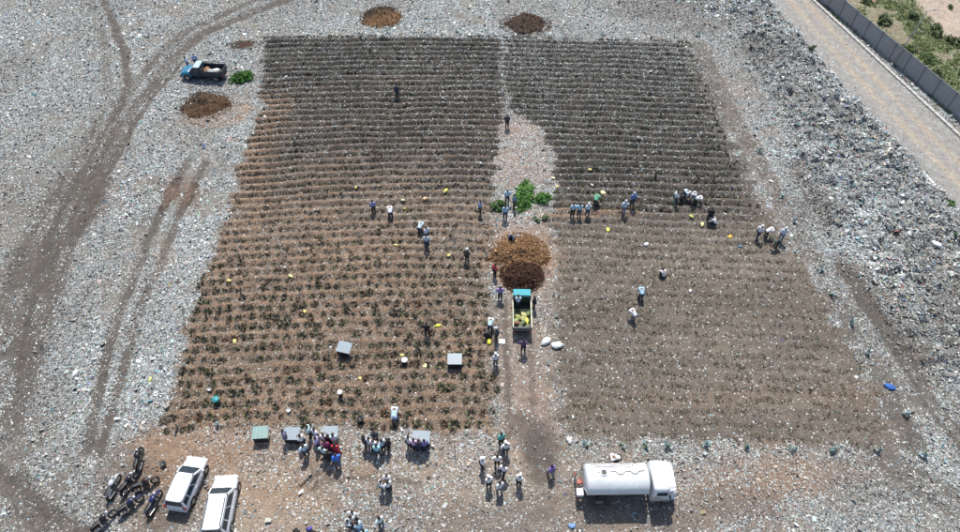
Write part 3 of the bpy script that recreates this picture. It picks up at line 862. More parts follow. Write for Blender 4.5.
# pale concrete edging at the left side of the road
es, eang = along(at(922, 173), at(962, 219), 0, 9, .9)
edg = empty('edging_strip', (es[0][0].x, es[0][0].y, 0), eang)
me_ = MB().box((.44, 0, .05), (.885, .42, .34), bev=.03).mesh('edging_stone', surf('pale_edging', (.55, .55, .54), .8, .2, 3, dirt=.3))
for i in range(len(es)): link('edging_stone', me_, edg, (i * .9, random.uniform(-.02, .02), 0))
tag(edg, 'short pale concrete edging strip between waste and road at right edge', 'edging')
# utility pole
M_STEEL = surf('galvanised_steel', (.30, .31, .32), .5, .15, 4, metal=.4)
bx_, by_ = at(891, 66)
pole = empty('utility_pole', (bx_, by_, 0))
lean = Vector((.09, .0, 1)).normalized()
topp = lean * 6.9
MB().tube((0, 0, -.2), tuple(topp), .085, .05, 10).build('shaft', M_STEEL, pole, True)
MB().tube((0, 0, -.1), tuple(lean * .3), .2, .18, 10).build('base', M_CONC, pole)
mb = MB().path([tuple(topp), (topp.x + .3, .12, topp.z + .18), (topp.x + .75, .2, topp.z + .2)], .03)
mb.build('arm', M_STEEL, pole)
MB().box((topp.x + 1.0, .24, topp.z + .2), (.55, .2, .1), Matrix.Rotation(R(10), 3, 'Z'), .03).build('lamp_head', M_STEEL, pole)
tag(pole, 'thin grey street lamp pole leaning over the boundary wall', 'pole')

# ------------------------------------------------------------------ vehicles
M_WHITE = surf('white_car_paint', (.76, .78, .80), .25, .04, 1.5, dirt=.22)
M_GLASS = surf('dark_car_glass', (.025, .04, .055), .08, .1, 2)
M_BLACK = surf('black_plastic', (.02, .02, .022), .5, .3, 6)
M_TYRE = surf('tyre_rubber', (.03, .028, .026), .85, .3, 8, dirt=.5)
M_RIM = surf('wheel_rim', (.45, .46, .47), .35, .1, 5, metal=.7)
M_RED = surf('red_lamp_glass', (.40, .02, .02), .2, .1, 5)
M_HEAD = surf('lamp_glass', (.75, .78, .80), .1, .1, 5)
M_PLATE = surf('number_plate', (.75, .75, .70), .5, .05, 5)
M_CHROME = surf('bright_metal', (.6, .6, .6), .2, .1, 5, metal=1.0)

def wheel(parent, c, r, wd, axis='X', name='wheel'):
    v = {'X': Vector((wd / 2, 0, 0)), 'Y': Vector((0, wd / 2, 0))}[axis]
    o = MB().tube(tuple(-v), tuple(v), r, None, 20).build(name, M_TYRE, parent, loc=c)
    sg = 1 if (c[0] if axis == 'X' else c[1]) > 0 else -1
    MB().tube(tuple(v * sg * .6), tuple(v * sg * 1.06), r * .6, r * .55, 14).build('rim', M_RIM, o)
    return o

def ringsec(y, w_, zb, zt, crown=.03):
    h = [(0, zb), (w_ * .86, zb), (w_ * .985, zb + .10), (w_, zb + (zt - zb) * .45), (w_ * .985, zb + (zt - zb) * .75), (w_ * .90, zt - .015), (w_ * .55, zt + crown * .7), (0, zt + crown)]
    pts_ = [(x, y, z) for x, z in h] + [(-x, y, z) for x, z in h[-2:0:-1]]
    return pts_

def make_car(L, W, H, label, name, px, py, rz, rails=False, hood=1.05, belt=.95, rear_slope=.25):
    cx, cy = at(px, py)
    r = empty(name, (cx, cy, hz(cx, cy) + .02), rz)
    w2 = W / 2; f = L / 2
    st = [(-f, .80, .38, belt - .22), (-f + .06, .92, .26, belt - .06), (-f + .35, .985, .22, belt), (-f + 1.2, 1.0, .20, belt + .01), (0, 1.0, .20, belt), (f - hood - .25, 1.0, .20, belt - .01),
          (f - hood + .1, .99, .20, belt - .03), (f - .45, .95, .22, belt - .13), (f - .14, .82, .26, belt - .25), (f, .58, .36, belt - .38)]
    mb = MB().loft([ringsec(y, w2 * k, zb, zt) for y, k, zb, zt in st])
    mb.build('body', M_WHITE, r, sub=1)
    # greenhouse
    y0, y1 = -f + .10, f - hood + .08      # base of rear and windscreen glass
    ty0, ty1 = -f + rear_slope + .1, f - hood - .62
    bw, tw = w2 * .93, w2 * .76
    B = [(-bw, y0, belt - .02), (bw, y0, belt - .02), (bw, y1, belt - .02), (-bw, y1, belt - .02)]
    T = [(-tw, ty0, H - .05), (tw, ty0, H - .05), (tw, ty1, H - .05), (-tw, ty1, H - .05)]
    MB().loft([B, T], cap=False).build('pillars', M_WHITE, r)
    mr = MB()
    rr = [[(-tw * k, y, H - .07), (-tw * k, y, H - .045), (-tw * .8 * k, y, H - .012), (0, y, H + .01), (tw * .8 * k, y, H - .012), (tw * k, y, H - .045), (tw * k, y, H - .07)]
          for y, k in ((ty0 - .03, .93), (ty0 + .12, 1.0), ((ty0 + ty1) / 2, 1.01), (ty1 - .12, 1.0), (ty1 + .02, .93))]
    mr.loft(rr).build('roof', M_WHITE, r, sub=1)
    def quad(u0, u1, v0, v1, a, b, c, d, off):
        a, b, c, d = map(Vector, (a, b, c, d))
        def P(u, v): return (a * (1 - u) + b * u) * (1 - v) + (d * (1 - u) + c * u) * v
        n = (b - a).cross(d - a).normalized() * off
        ring = [P(u0, v0) + n, P(u1, v0) + n, P(u1, v1) + n, P(u0, v1) + n]
        return MB().loft([[p - n * .9 for p in ring], ring])
    quad(.06, .94, .06, .93, B[2], B[3], T[3], T[2], .012).build('windscreen', M_GLASS, r)
    quad(.08, .92, .12, .90, B[0], B[1], T[1], T[0], .012).build('rear_window', M_GLASS, r)
    for a, b, c, d in ((B[1], B[2], T[2], T[1]), (B[3], B[0], T[0], T[3])):
        flip = a[0] < 0
        for u0, u1 in ((.05, .26), (.29, .58), (.61, .92)):
            if flip: u0, u1 = 1 - u1, 1 - u0
            quad(u0, u1, .12, .88, a, b, c, d, .012).build('side_window', M_GLASS, r)
    for sx in (-1, 1):
        for sy in (f - .80, -f + .78):
            wheel(r, (sx * (w2 - .09), sy, .31), .32, .2)
            MB().tube((sx * (w2 - .16), sy, .33), (sx * (w2 + .006), sy, .33), .37, None, 20).build('wheel_arch', M_BLACK, r)
        MB().box((sx * w2 * .72, f - .17, belt - .30), (.36, .22, .13), Matrix.Rotation(R(-sx * 18), 3, 'Z'), .03).build('headlight', M_HEAD, r)
        MB().box((sx * w2 * .83, -f + .05, belt - .10), (.18, .10, .28), None, .02).build('tail_light', M_RED, r)
        MB().box((sx * (w2 + .09), f - hood - .10, belt + .06), (.2, .11, .13), None, .03).build('wing_mirror', M_WHITE if not rails else M_BLACK, r)
        for k in (-.25, .62):
            MB().box((sx * (w2 + .004), k, belt - .16), (.03, .16, .03), None, .008).build('door_handle', M_WHITE, r)
        if rails:
            MB().path([(sx * tw * .84, ty0 + .15, H + .0), (sx * tw * .84, ty0 + .25, H + .06), (sx * tw * .84, ty1 - .35, H + .06), (sx * tw * .84, ty1 - .22, H + .0)], .022, 6).build('roof_rail', M_BLACK, r)
    MB().box((0, -f + .01, .56), (.5, .04, .12)).build('number_plate', M_PLATE, r)
    MB().box((0, -f + .04, .36), (W * .86, .14, .22), None, .04).build('rear_bumper', M_WHITE if not rails else M_RED, r)
    MB().box((0, f - .07, .42), (W * .68, .16, .14), None, .04).build('front_grille', M_BLACK, r)
    for k in (-1, 1):
        MB().tube((k * .3 - .1, y1 - .02, belt + .03), (k * .3 + .35, y1 - .22, belt + .22), .012, None, 5).build('wiper', M_BLACK, r)
    tag(r, label, 'car', 'white cars parked below the left plot')
    return r
def yaw(pa, pb, ref='Y'):
    a = at(*pa); b = at(*pb)
    an = math.atan2(b[1] - a[1], b[0] - a[0])
    return an - math.pi / 2 if ref == 'Y' else an
make_car(3.8, 1.68, 1.5, 'white hatchback with plain roof and dark rear window, nearer the motorcycles', 'parked_car', 190.5, 485.5, yaw((178, 503), (196, 461)), False, .95, .93, .15)
make_car(4.3, 1.80, 1.72, 'white sport utility car with black roof rails, cut by the lower edge', 'parked_car', 224, 508.5, yaw((217, 532), (227, 482)), True, 1.1, 1.02, .12)

# --- water tanker, front towards +X
def make_tanker():
    cx, cy = at(623.5, 489)
    r = empty('tanker_truck', (cx, cy, hz(cx, cy) + .03), R(.8))
    M_TANK = surf('white_tank_paint', (.72, .75, .77), .35, .08, .9, dirt=.3)
    M_CHAS = surf('chassis_paint', (.05, .055, .06), .7, .3, 3, dirt=.5)
    M_ORG = surf('faded_red_paint', (.42, .12, .08), .6, .2, 4, dirt=.2)
    # tank: elliptic barrel with domed ends
    x0, x1 = -2.92, 1.22; cz, ry_, rz2 = 1.90, 1.05, .86
    rings = []
    for x, k in ((x0 - .13, .25), (x0 - .10, .7), (x0, .965), (x0 + .06, 1.0), (x0 + 1.38, 1.0), (x0 + 2.76, 1.0), (x1 - .06, 1.0), (x1, .965), (x1 + .10, .7), (x1 + .13, .25)):
        rings.append([(x, math.cos(t) * ry_ * k, cz + math.sin(t) * rz2 * k) for t in [2 * math.pi * i / 36 for i in range(36)]])
    MB().loft(rings).build('tank', M_TANK, r, True)
    for x in (x0 + .03, x0 + 1.38, x0 + 2.76, x1 - .03):
        rr = []
        for xx, k in ((x - .022, 1.0), (x - .02, 1.012), (x + .02, 1.012), (x + .022, 1.0)):
            rr.append([(xx, math.cos(t) * ry_ * k, cz + math.sin(t) * rz2 * k) for t in [2 * math.pi * i / 36 for i in range(36)]])
        MB().loft(rr, cap=False).build('tank_band', M_TANK, r, True)
    # manhole (open and dark) and lids on top
    MB().tube((-1.80, .12, cz + rz2 - .05), (-1.80, .12, cz + rz2 + .07), .24, None, 20).build('manhole', M_TANK, r)
    MB().tube((-1.80, .12, cz + rz2 + .071), (-1.80, .12, cz + rz2 + .085), .18, None, 18).build('manhole_opening', M_BLACK, r)
    MB().ring((.42, .62, cz + rz2 * .82), .19, .018, 'Z').build('lid_ring', M_CHAS, r)
    MB().tube((.42, .62, cz + rz2 * .72), (.42, .62, cz + rz2 * .81), .16, None, 16).build('filler_lid', M_TANK, r)
    def arc(x, y): return (x, y, cz + math.sqrt(max(0, 1 - (y / ry_) ** 2)) * rz2 + .03)
    for pth, rd in (([arc(-2.55, .52), arc(-1.9, .60), arc(-1.3, .56), arc(-.6, .60), arc(.1, .55)], .016),
                    ([arc(-2.6, .74), arc(-1.7, .80), arc(-.9, .74), arc(-.4, .82), arc(.2, .78)], .014),
                    ([arc(-2.3, .16), arc(-2.0, .12)], .016),
                    ([arc(-1.4, .16), arc(-1.0, .18), arc(-.86, .02), arc(-.68, -.04), arc(-.5, .02), arc(-.38, .15), arc(.02, .17), arc(.16, .02), arc(.32, -.02), arc(.48, .05), arc(.6, .18), arc(.95, .22)], .02)):
        MB().path(pth, rd, 5).build('pipe', M_CHAS, r)
    # saddles, chassis, fuel tank, spare gear
    for sy in (-.42, .42):
        MB().box((-.05, sy, .80), (6.3, .10, .20)).build('chassis_rail', M_CHAS, r)
    for x in (-2.5, -1.2, .1, 1.0):
        MB().box((x, 0, 1.0), (.14, 1.5, .26), None, .02).build('saddle', M_CHAS, r)
    for sy in (-1, 1):
        MB().box((-.2, sy * .96, 1.12), (3.6, .05, .06)).build('side_rail', M_CHAS, r)
        for x in (-1.9, -.2, 1.4):
            MB().box((x, sy * .93, .95), (.05, .05, .34)).build('side_rail_bracket', M_CHAS, r)
    MB().tube((.05, -.72, .72), (.95, -.72, .72), .24, None, 14).build('fuel_tank', M_CHAS, r)
    MB().box((.5, .75, .72), (.7, .4, .4), None, .04).build('battery_box', M_CHAS, r)
    MB().path([(-3.05, -.2, 1.2), (-3.25, -.2, 1.1), (-3.3, -.2, .75)], .06, 8).build('outlet_pipe', M_CHAS, r)
    MB().box((-3.28, -.55, .92), (.46, .50, .34), None, .02).build('rear_box', M_TANK, r)
    MB().box((-3.20, .18, .95), (.42, .34, .22), None, .02).build('pump_cover', M_ORG, r)
    MB().box((-3.42, 0, .62), (.10, 2.1, .18), None, .02).build('rear_bumper', M_CHAS, r)
    for sy in (-.85, .85):
        MB().box((-3.46, sy, .74), (.06, .18, .12)).build('tail_light', M_RED, r)
    for zz in (.8, 1.15, 1.5, 1.85, 2.2):
        MB().tube((-3.12, .55, zz), (-3.12, .90, zz), .016, None, 6).build('ladder_rung', M_CHAS, r)
    for sy in (.55, .90):
        MB().tube((-3.12, sy, .6), (-3.10, sy, 2.5), .02, None, 6).build('ladder_rail', M_CHAS, r)
    # cab: rounded bonnet nose, white roof
    cw = 1.13
    def cs(x, w_, zb, zt):
        return [(x, -w_, zb), (x, w_, zb), (x, w_ * 1.0, zb + (zt - zb) * .55), (x, w_ * .93, zt - .09), (x, w_ * .78, zt), (x, -w_ * .78, zt), (x, -w_ * .93, zt - .09), (x, -w_, zb + (zt - zb) * .55)]
    MB().loft([cs(1.50, cw * .97, .68, 2.42), (cs(1.56, cw, .60, 2.50)), cs(2.1, cw, .60, 2.52), cs(2.62, cw * .97, .60, 2.46)]).build('cab', M_WHITE, r, True)
    MB().loft([cs(2.62, cw * .97, .62, 1.80), cs(2.85, cw * .95, .62, 1.70), cs(3.12, cw * .86, .62, 1.56), cs(3.26, cw * .74, .66, 1.36)]).build('bonnet', M_WHITE, r, True)
    MB().loft([[(2.62, -cw * .86, 1.78), (2.62, cw * .86, 1.78), (2.62, cw * .76, 2.38), (2.62, -cw * .76, 2.38)],
               [(2.72, -cw * .84, 1.76), (2.72, cw * .84, 1.76), (2.635, cw * .74, 2.36), (2.635, -cw * .74, 2.36)]]).build('windscreen', M_GLASS, r)
    MB().loft([cs(2.55, cw * .97, 2.40, 2.50), cs(3.02, cw * .80, 2.28, 2.36)]).build('sun_visor', M_WHITE, r)
    for sy in (-1, 1):
        MB().box((2.12, sy * (cw + .002), 1.92), (.72, .03, .46), None, .01).build('side_window', M_GLASS, r)
        MB().box((2.62, sy * (cw + .16), 1.85), (.07, .20, .36), None, .02).build('wing_mirror', M_BLACK, r)
        MB().tube((2.60, sy * cw * .96, 1.95), (2.62, sy * (cw + .14), 1.95), .015, None, 6).build('mirror_arm', M_BLACK, r)
        MB().box((1.80, sy * (cw + .012), 1.32), (.16, .03, .04)).build('door_handle', M_BLACK, r)
        MB().box((3.18, sy * .62, 1.02), (.16, .24, .2), None, .03).build('headlight', M_HEAD, r)
        MB().box((2.05, sy * (cw - .04), .52), (.5, .22, .05)).build('step', M_CHAS, r)
        MB().box((2.72, sy * (cw - .14), 1.06), (.95, .34, .08), None, .03).build('mudguard', M_WHITE, r)
        wheel(r, (2.72, sy * .92, .50), .50, .28, 'Y')
        for q in (.72, 1.0):
            wheel(r, (-1.95, sy * q, .50), .50, .25, 'Y')
    MB().box((3.30, 0, .62), (.14, 2.1, .22), None, .03).build('front_bumper', M_CHAS, r)
    MB().box((3.26, 0, 1.0), (.06, .9, .42), None, .01).build('radiator_grille', M_BLACK, r)
    MB().box((1.36, 0, 1.25), (.14, 1.4, 1.0), None, .02).build('bulkhead', M_CHAS, r)
    tag(r, 'white water tanker truck standing below the right plot with its cab to the right', 'truck')
make_tanker()

# --- dark blue pickup at upper left, front towards +X in its own frame
def make_pickup():
    cx, cy = at(205.5, 77)
    z = hz(cx, cy) + .03
    r = empty('pickup_truck', (cx, cy, z), R(180 - 4))
    MB_ = surf('metallic_blue_paint', (.025, .17, .30), .3, .12, 1.5, dirt=.12)
    MN = surf('navy_paint', (.012, .03, .06), .35, .15, 2, dirt=.15)
    MI = surf('load_bed_liner', (.05, .04, .035), .8, .3, 3, dirt=.6)
    w = .88
    def cs(x, w_, zb, zt):
        return [(x, -w_, zb), (x, w_, zb), (x, w_, zb + (zt - zb) * .6), (x, w_ * .9, zt - .04), (x, w_ * .6, zt), (x, -w_ * .6, zt), (x, -w_ * .9, zt - .04), (x, -w_, zb + (zt - zb) * .6)]
    MB().loft([cs(1.15, w, .38, 1.12), cs(1.8, w, .38, 1.06), cs(2.3, w * .93, .40, .96), cs(2.56, w * .8, .45, .82)]).build('bonnet', MB_, r, True)
    MB().loft([cs(-.02, w, .38, 1.14), cs(1.18, w, .38, 1.13)]).build('cab_body', MN, r, True)
    B = [(-.0, -w * .95), (1.35, -w * .95), (1.35, w * .95), (-.0, w * .95)]
    T = [(.08, -w * .76), (.72, -w * .76), (.72, w * .76), (.08, w * .76)]
    MB().loft([[(x, y, 1.11) for x, y in B], [(x, y, 1.66) for x, y in T]]).build('pillars', MN, r)
    MB().box((.40, 0, 1.69), (.74, 1.40, .07), None, .03).build('roof', surf('sky_lit_roof_paint', (.42, .52, .56), .3, .1, 2), r)  # roof and windscreen: the pale sky reflection is put into their colours
    MB().loft([[(1.33, -.74, 1.15), (1.33, .74, 1.15), (.76, .62, 1.63), (.76, -.62, 1.63)], [(1.36, -.74, 1.16), (1.36, .74, 1.16), (.79, .62, 1.645), (.79, -.62, 1.645)]]).build('windscreen', surf('sky_lit_glass', (.20, .28, .32), .08, .1, 2), r)
    for sy in (-1, 1):
        MB().loft([[(.12, sy * .832, 1.16), (1.12, sy * .832, 1.16), (.70, sy * .700, 1.60), (.16, sy * .700, 1.60)], [(.12, sy * .85, 1.16), (1.12, sy * .85, 1.16), (.70, sy * .715, 1.60), (.16, sy * .715, 1.60)]]).build('side_window', M_GLASS, r)
        MB().box((-1.30, sy * (w - .03), 1.02), (2.42, .06, .62), None, .015).build('load_bed_side', MN, r)
        MB().box((-1.30, sy * (w - .03), 1.52), (2.42, .05, .06), None, .01).build('load_bed_rail', M_BLACK, r)
        for x in (-2.45, -1.7, -.95, -.2):
            MB().box((x, sy * (w - .03), 1.42), (.06, .055, .24)).build('rail_post', M_BLACK, r)
        MB().box((1.1, sy * (w + .10), 1.22), (.1, .2, .14), None, .03).build('wing_mirror', M_BLACK, r)
        MB().box((2.46, sy * .58, .76), (.14, .26, .16), None, .03).build('headlight', M_HEAD, r)
        MB().box((-2.55, sy * .78, .80), (.06, .12, .26)).build('tail_light', M_RED, r)
        for x in (1.75, -1.65):
            wheel(r, (x, sy * (w - .10), .36), .36, .22, 'Y')
            MB().tube((x, sy * (w - .14), .40), (x, sy * (w + .008), .40), .43, None, 18).build('wheel_arch', M_BLACK, r)
    MB().box((-1.30, 0, .74), (2.42, 1.66, .06)).build('load_bed_floor', MI, r)
    MB().box((-.08, 0, 1.12), (.05, 1.66, .82), None, .01).build('load_bed_front', MN, r)
    MB().box((-2.53, 0, 1.02), (.05, 1.70, .62), None, .01).build('tailgate', MN, r)
    MB().box((-1.28, 0, .52), (2.5, 1.3, .28)).build('chassis', M_BLACK, r)
    MB().box((2.56, 0, .52), (.12, 1.62, .18), None, .04).build('front_bumper', M_BLACK, r)
    tag(r, 'dark blue pickup with light blue bonnet and open load bed, left of the plots', 'pickup')
    for k, (lx, ly, lab, c) in enumerate(((-1.5, .15, 'white sack lying in the bed of the blue pickup, nearer the tailgate', (.72, .72, .68, 1)), (-.95, .25, 'grey sack lying in the bed of the blue pickup, nearer the cab', (.5, .5, .48, 1)),
                                          (-.45, -.1, 'brown sack lying in the bed of the blue pickup against the cab', (.25, .13, .06, 1)))):
        a = r.rotation_euler[2]
        SACKS_Z.append((cx + lx * math.cos(a) - ly * math.sin(a), cy + lx * math.sin(a) + ly * math.cos(a), z + .77, c, lab, .42, .3))
SACKS_Z = []
make_pickup()

# --- small open mini truck on the central path, front towards +Y
def make_mini_truck():
    cx, cy = at(521.3, 317)
    z = hz(cx, cy) + .02
    r = empty('mini_truck', (cx, cy, z), R(-1))
    MT = surf('turquoise_paint', (.03, .33, .38), .65, .1, 2, dirt=.1)
    MG = surf('dark_green_paint', (.014, .03, .02), .95, .2, 3, dirt=.3)
    MC = surf('cream_paint', (.60, .60, .42), .5, .15, 3, dirt=.3)
    w = .75
    prof = [(.98, .42), (1.88, .42), (1.92, .95), (1.72, 1.62), (1.60, 1.70), (1.02, 1.70), (.96, 1.6)]
    MB().prism(prof, 'X', -w * .96, w * .96).build('cab', MT, r)
    MB().loft([[(-.62, 1.925, 1.0), (.62, 1.925, 1.0), (.56, 1.745, 1.58), (-.56, 1.745, 1.58)], [(-.62, 1.94, 1.0), (.62, 1.94, 1.0), (.56, 1.76, 1.585), (-.56, 1.76, 1.585)]]).build('windscreen', M_GLASS, r)
    for sx in (-1, 1):
        MB().box((sx * (w * .96 + .002), 1.32, 1.26), (.03, .56, .42), None, .01).build('side_window', M_GLASS, r)
        MB().box((sx * (w + .10), 1.75, 1.25), (.18, .07, .18), None, .02).build('wing_mirror', M_BLACK, r)
        MB().box((sx * .52, 1.93, .72), (.24, .06, .16), None, .02).build('headlight', M_HEAD, r)
        MB().box((sx * (w + .005), -.50, .95), (.05, 2.76, .52), None, .01).build('load_bed_side', MG, r)
        MB().box((sx * (w + .005), -.50, 1.23), (.07, 2.80, .05), None, .01).build('load_bed_rail', MC, r)
        MB().box((sx * .60, -1.92, .60), (.14, .05, .12)).build('tail_light', M_RED, r)
        for y in (1.42, -1.15):
            wheel(r, (sx * (w - .08), y, .27), .27, .15, 'X')
    MB().box((0, -.50, .68), (1.46, 2.76, .05)).build('load_bed_floor', MG, r)
    MB().box((0, .90, 1.15), (1.5, .05, .95), None, .01).build('load_bed_front', MG, r)
    MB().box((0, -1.90, .95), (1.5, .05, .52), None, .01).build('tailgate', surf('grey_green_tailgate', (.10, .13, .13), .5, .2, 3, dirt=.3), r)
    MB().box((0, -.2, .48), (1.0, 3.2, .22)).build('chassis', M_BLACK, r)
    MB().box((0, 1.96, .42), (1.4, .08, .16), None, .03).build('front_bumper', M_BLACK, r)
    tag(r, 'small open mini truck with turquoise cab parked below the dark mulch heap', 'truck')
    for lx, ly, c, lab, s in ((.38, -.95, (.72, .70, .10, 1), 'bright yellow sack in the mini truck bed, right rear corner', .22), (-.35, -.55, (.35, .36, .12, 1), 'olive sack in the mini truck bed, left middle', .25),
                              (.15, -.35, (.50, .48, .20, 1), 'khaki sack in the mini truck bed, nearest the standing man', .25), (-.45, -1.15, (.20, .08, .05, 1), 'brown sack in the mini truck bed, left rear corner', .24),
                              (-.5, -.9, (.30, .40, .16, 1), 'leaf green sack in the mini truck bed against the left side', .22), (.1, -.75, (.42, .42, .16, 1), 'mustard green sack in the middle of the mini truck bed', .24),
                              (-.15, -1.6, (.10, .12, .08, 1), 'blackish green sack by the tailgate of the mini truck, left', .24), (.42, -1.55, (.14, .15, .10, 1), 'dark grey green sack by the tailgate of the mini truck, right', .24),
                              (.02, -1.2, (.12, .16, .07, 1), 'dark green sack in the mini truck bed beside the tailgate', .25), (.5, -.25, (.16, .2, .08, 1), 'dull green sack in the mini truck bed by the right side', .2)):
        SACKS_Z.append((cx + lx, cy + ly, z + .71, c, lab, s, .75))
    return cx, cy, z
TRK = make_mini_truck()

# --- motorcycles: origin on the ground at the middle, front +Y, leaning on the side stand
M_PAINT = surf('coloured_paint', (1, 1, 1), .3, .1, 3, objcol=True)
def make_motorcycle():
    r = empty('motorcycle', (0, 0, 0))
    parts = {}
    for y, n in ((.66, 'front_wheel'), (-.62, 'rear_wheel')):
        o = MB().ring((0, 0, 0), .25, .06, 'X', 22, 8).build(n, M_TYRE, r, True, loc=(0, y, .30))
        mb = MB().ring((0, 0, 0), .205, .014, 'X', 20, 5).tube((-.05, 0, 0), (.05, 0, 0), .04)
        for k in range(6):
            a = k * math.pi / 3; mb.tube((0, 0, 0), (0, math.cos(a) * .2, math.sin(a) * .2), .008, None, 4)
        mb.build('rim', M_RIM, o)
    MB().path([(0, .42, .86), (0, .30, .60), (0, .05, .36), (0, -.25, .36), (0, -.35, .66), (0, .34, .74)], .022).path([(0, -.35, .66), (0, -.8, .74)], .018).build('frame', M_BLACK, r)
    MB().box((0, .02, .42), (.42, .42, .30), None, .05).ball((.0, .10, .60), .16, (1, 1, 1.1), 1).build('engine', surf('dull_engine_metal', (.12, .12, .12), .5, .3, 9, metal=.5), r)
    MB().ball((0, .18, .82), .22, (.95, 1.35, .66), 2).build('fuel_tank', M_PAINT, r, True)
    MB().loft([[(-.09, .0, .76), (.09, .0, .76), (.09, .0, .82), (-.09, .0, .82)], [(-.2, -.25, .75), (.2, -.25, .75), (.19, -.25, .86), (-.19, -.25, .86)], [(-.18, -.62, .80), (.18, -.62, .80), (.17, -.62, .90), (-.17, -.62, .90)], [(-.10, -.80, .84), (.10, -.80, .84), (.09, -.80, .91), (-.09, -.80, .91)]]).build('seat', M_BLACK, r, sub=1)
    MB().loft([[(-.14, -.25, .48), (.14, -.25, .48), (.17, -.25, .74), (-.17, -.25, .74)], [(-.15, -.6, .58), (.15, -.6, .58), (.17, -.6, .79), (-.17, -.6, .79)], [(-.05, -.88, .78), (.05, -.88, .78), (.05, -.88, .84), (-.05, -.88, .84)]]).build('tail_cowl', M_PAINT, r)
    for sx in (-1, 1):
        MB().tube((sx * .07, .66, .30), (sx * .08, .42, .95), .02).build('fork', M_CHROME, r)
        MB().tube((sx * .34, .34, 1.03), (sx * .46, .29, 1.02), .02).build('hand_grip', M_BLACK, r)
        MB().tube((sx * .22, .40, 1.0), (sx * .30, .38, 1.18), .008).ball((sx * .31, .38, 1.21), .055, (1.2, .35, .8), 1).build('mirror', M_BLACK, r)
        MB().tube((sx * .10, -.62, .32), (sx * .12, -.42, .66), .022).build('shock_absorber', M_CHROME, r)
        MB().tube((sx * .10, -.02, .32), (sx * .26, -.04, .32), .015).build('foot_peg', M_BLACK, r)
    MB().path([(-.34, .34, 1.03), (-.18, .42, 1.0), (.18, .42, 1.0), (.34, .34, 1.03)], .014).build('handlebar', M_CHROME, r)
    MB().ball((0, .52, .90), .095, (1, .8, 1), 2).build('headlight', M_HEAD, r, True)
    def guard(c, a0, a1, rad, wd):
        rr = []
        for k in range(7):
            a = R(a0 + (a1 - a0) * k / 6)
            rr.append([(x, c + math.cos(a) * q, .30 + math.sin(a) * q) for x, q in ((-wd, rad), (wd, rad), (wd, rad + .015), (-wd, rad + .015))])
        return MB().loft(rr)
    guard(.66, 30, 150, .33, .09).build('front_mudguard', M_PAINT, r)
    guard(-.62, 60, 190, .34, .10).build('rear_mudguard', M_BLACK, r)
    MB().path([(.10, .16, .38), (.13, .0, .24), (.15, -.35, .28)], .025).tube((.15, -.32, .28), (.17, -.85, .42), .04, .045, 10).build('exhaust_pipe', M_CHROME, r)
    for sx in (-1, 1): MB().path([(sx * .08, .30, .62), (sx * .34, .30, .52), (sx * .34, .26, .34), (sx * .08, .2, .28)], .018).build('leg_guard', M_BLACK, r)
    MB().path([(-.13, -.6, .92), (-.13, -.95, .98), (.13, -.95, .98), (.13, -.6, .92)], .016).build('grab_rail', M_BLACK, r)
    MB().box((0, -.88, .80), (.12, .04, .07)).build('tail_light', M_RED, r)
    MB().tube((-.12, -.08, .34), (-.33, -.05, .02), .012).build('side_stand', M_BLACK, r)
    return r
mot = make_motorcycle()
mtab = {}
for o in COL.objects:
    if o.parent is not None: mtab.setdefault(o.parent.name, []).append(o)
mk_ = lambda o: mtab.get(o.name, [])
mots = [((142.5, 461), (296, 185), (312, 80), (.012, .012, .014), 'black motorcycle at the top of the parked group, furthest from the camera'),
        ((116.5, 489), (118, 345), (172, 220), (.50, .53, .55), 'silver white motorcycle at the left end of the parked group'),
        ((132.5, 485), (210, 300), (285, 195), (.015, .015, .02), 'black motorcycle right beside the silver white one'),
        ((147.5, 487), (272, 305), (400, 238), (.03, .012, .012), 'black motorcycle with its front wheel sticking out towards the white hatchback'),
        ((133.5, 508), (190, 440), (312, 340), (.015, .02, .06), 'dark blue motorcycle lying low in the front row, turned sideways'),
        ((157, 505), (356, 440), (418, 315), (.02, .025, .11), 'blue motorcycle parked nearest to the white hatchback'),
        ((107, 524), (60, 530), (138, 448), (.012, .012, .012), 'black motorcycle cut by the lower edge, left of the cars')]
for k, (c, a, b, colr, lab) in enumerate(mots):
    o = mot if k == 0 else copy_tree(mot, None, mk_)
    q = lambda p: (p[0] / 5.78 + 90, p[1] / 5.78 + 440)
    x, y = at(*c)
    o.location = (x, y, hz(x, y) - .005)
    rz = yaw(q(a), q(b))
    o.rotation_euler = (0, R(-9), rz)
    tag(o, lab, 'motorcycle', 'motorcycles parked below the left plot')
    for ch in COL.objects:
        if ch.parent == o: ch.color = (*colr, 1)

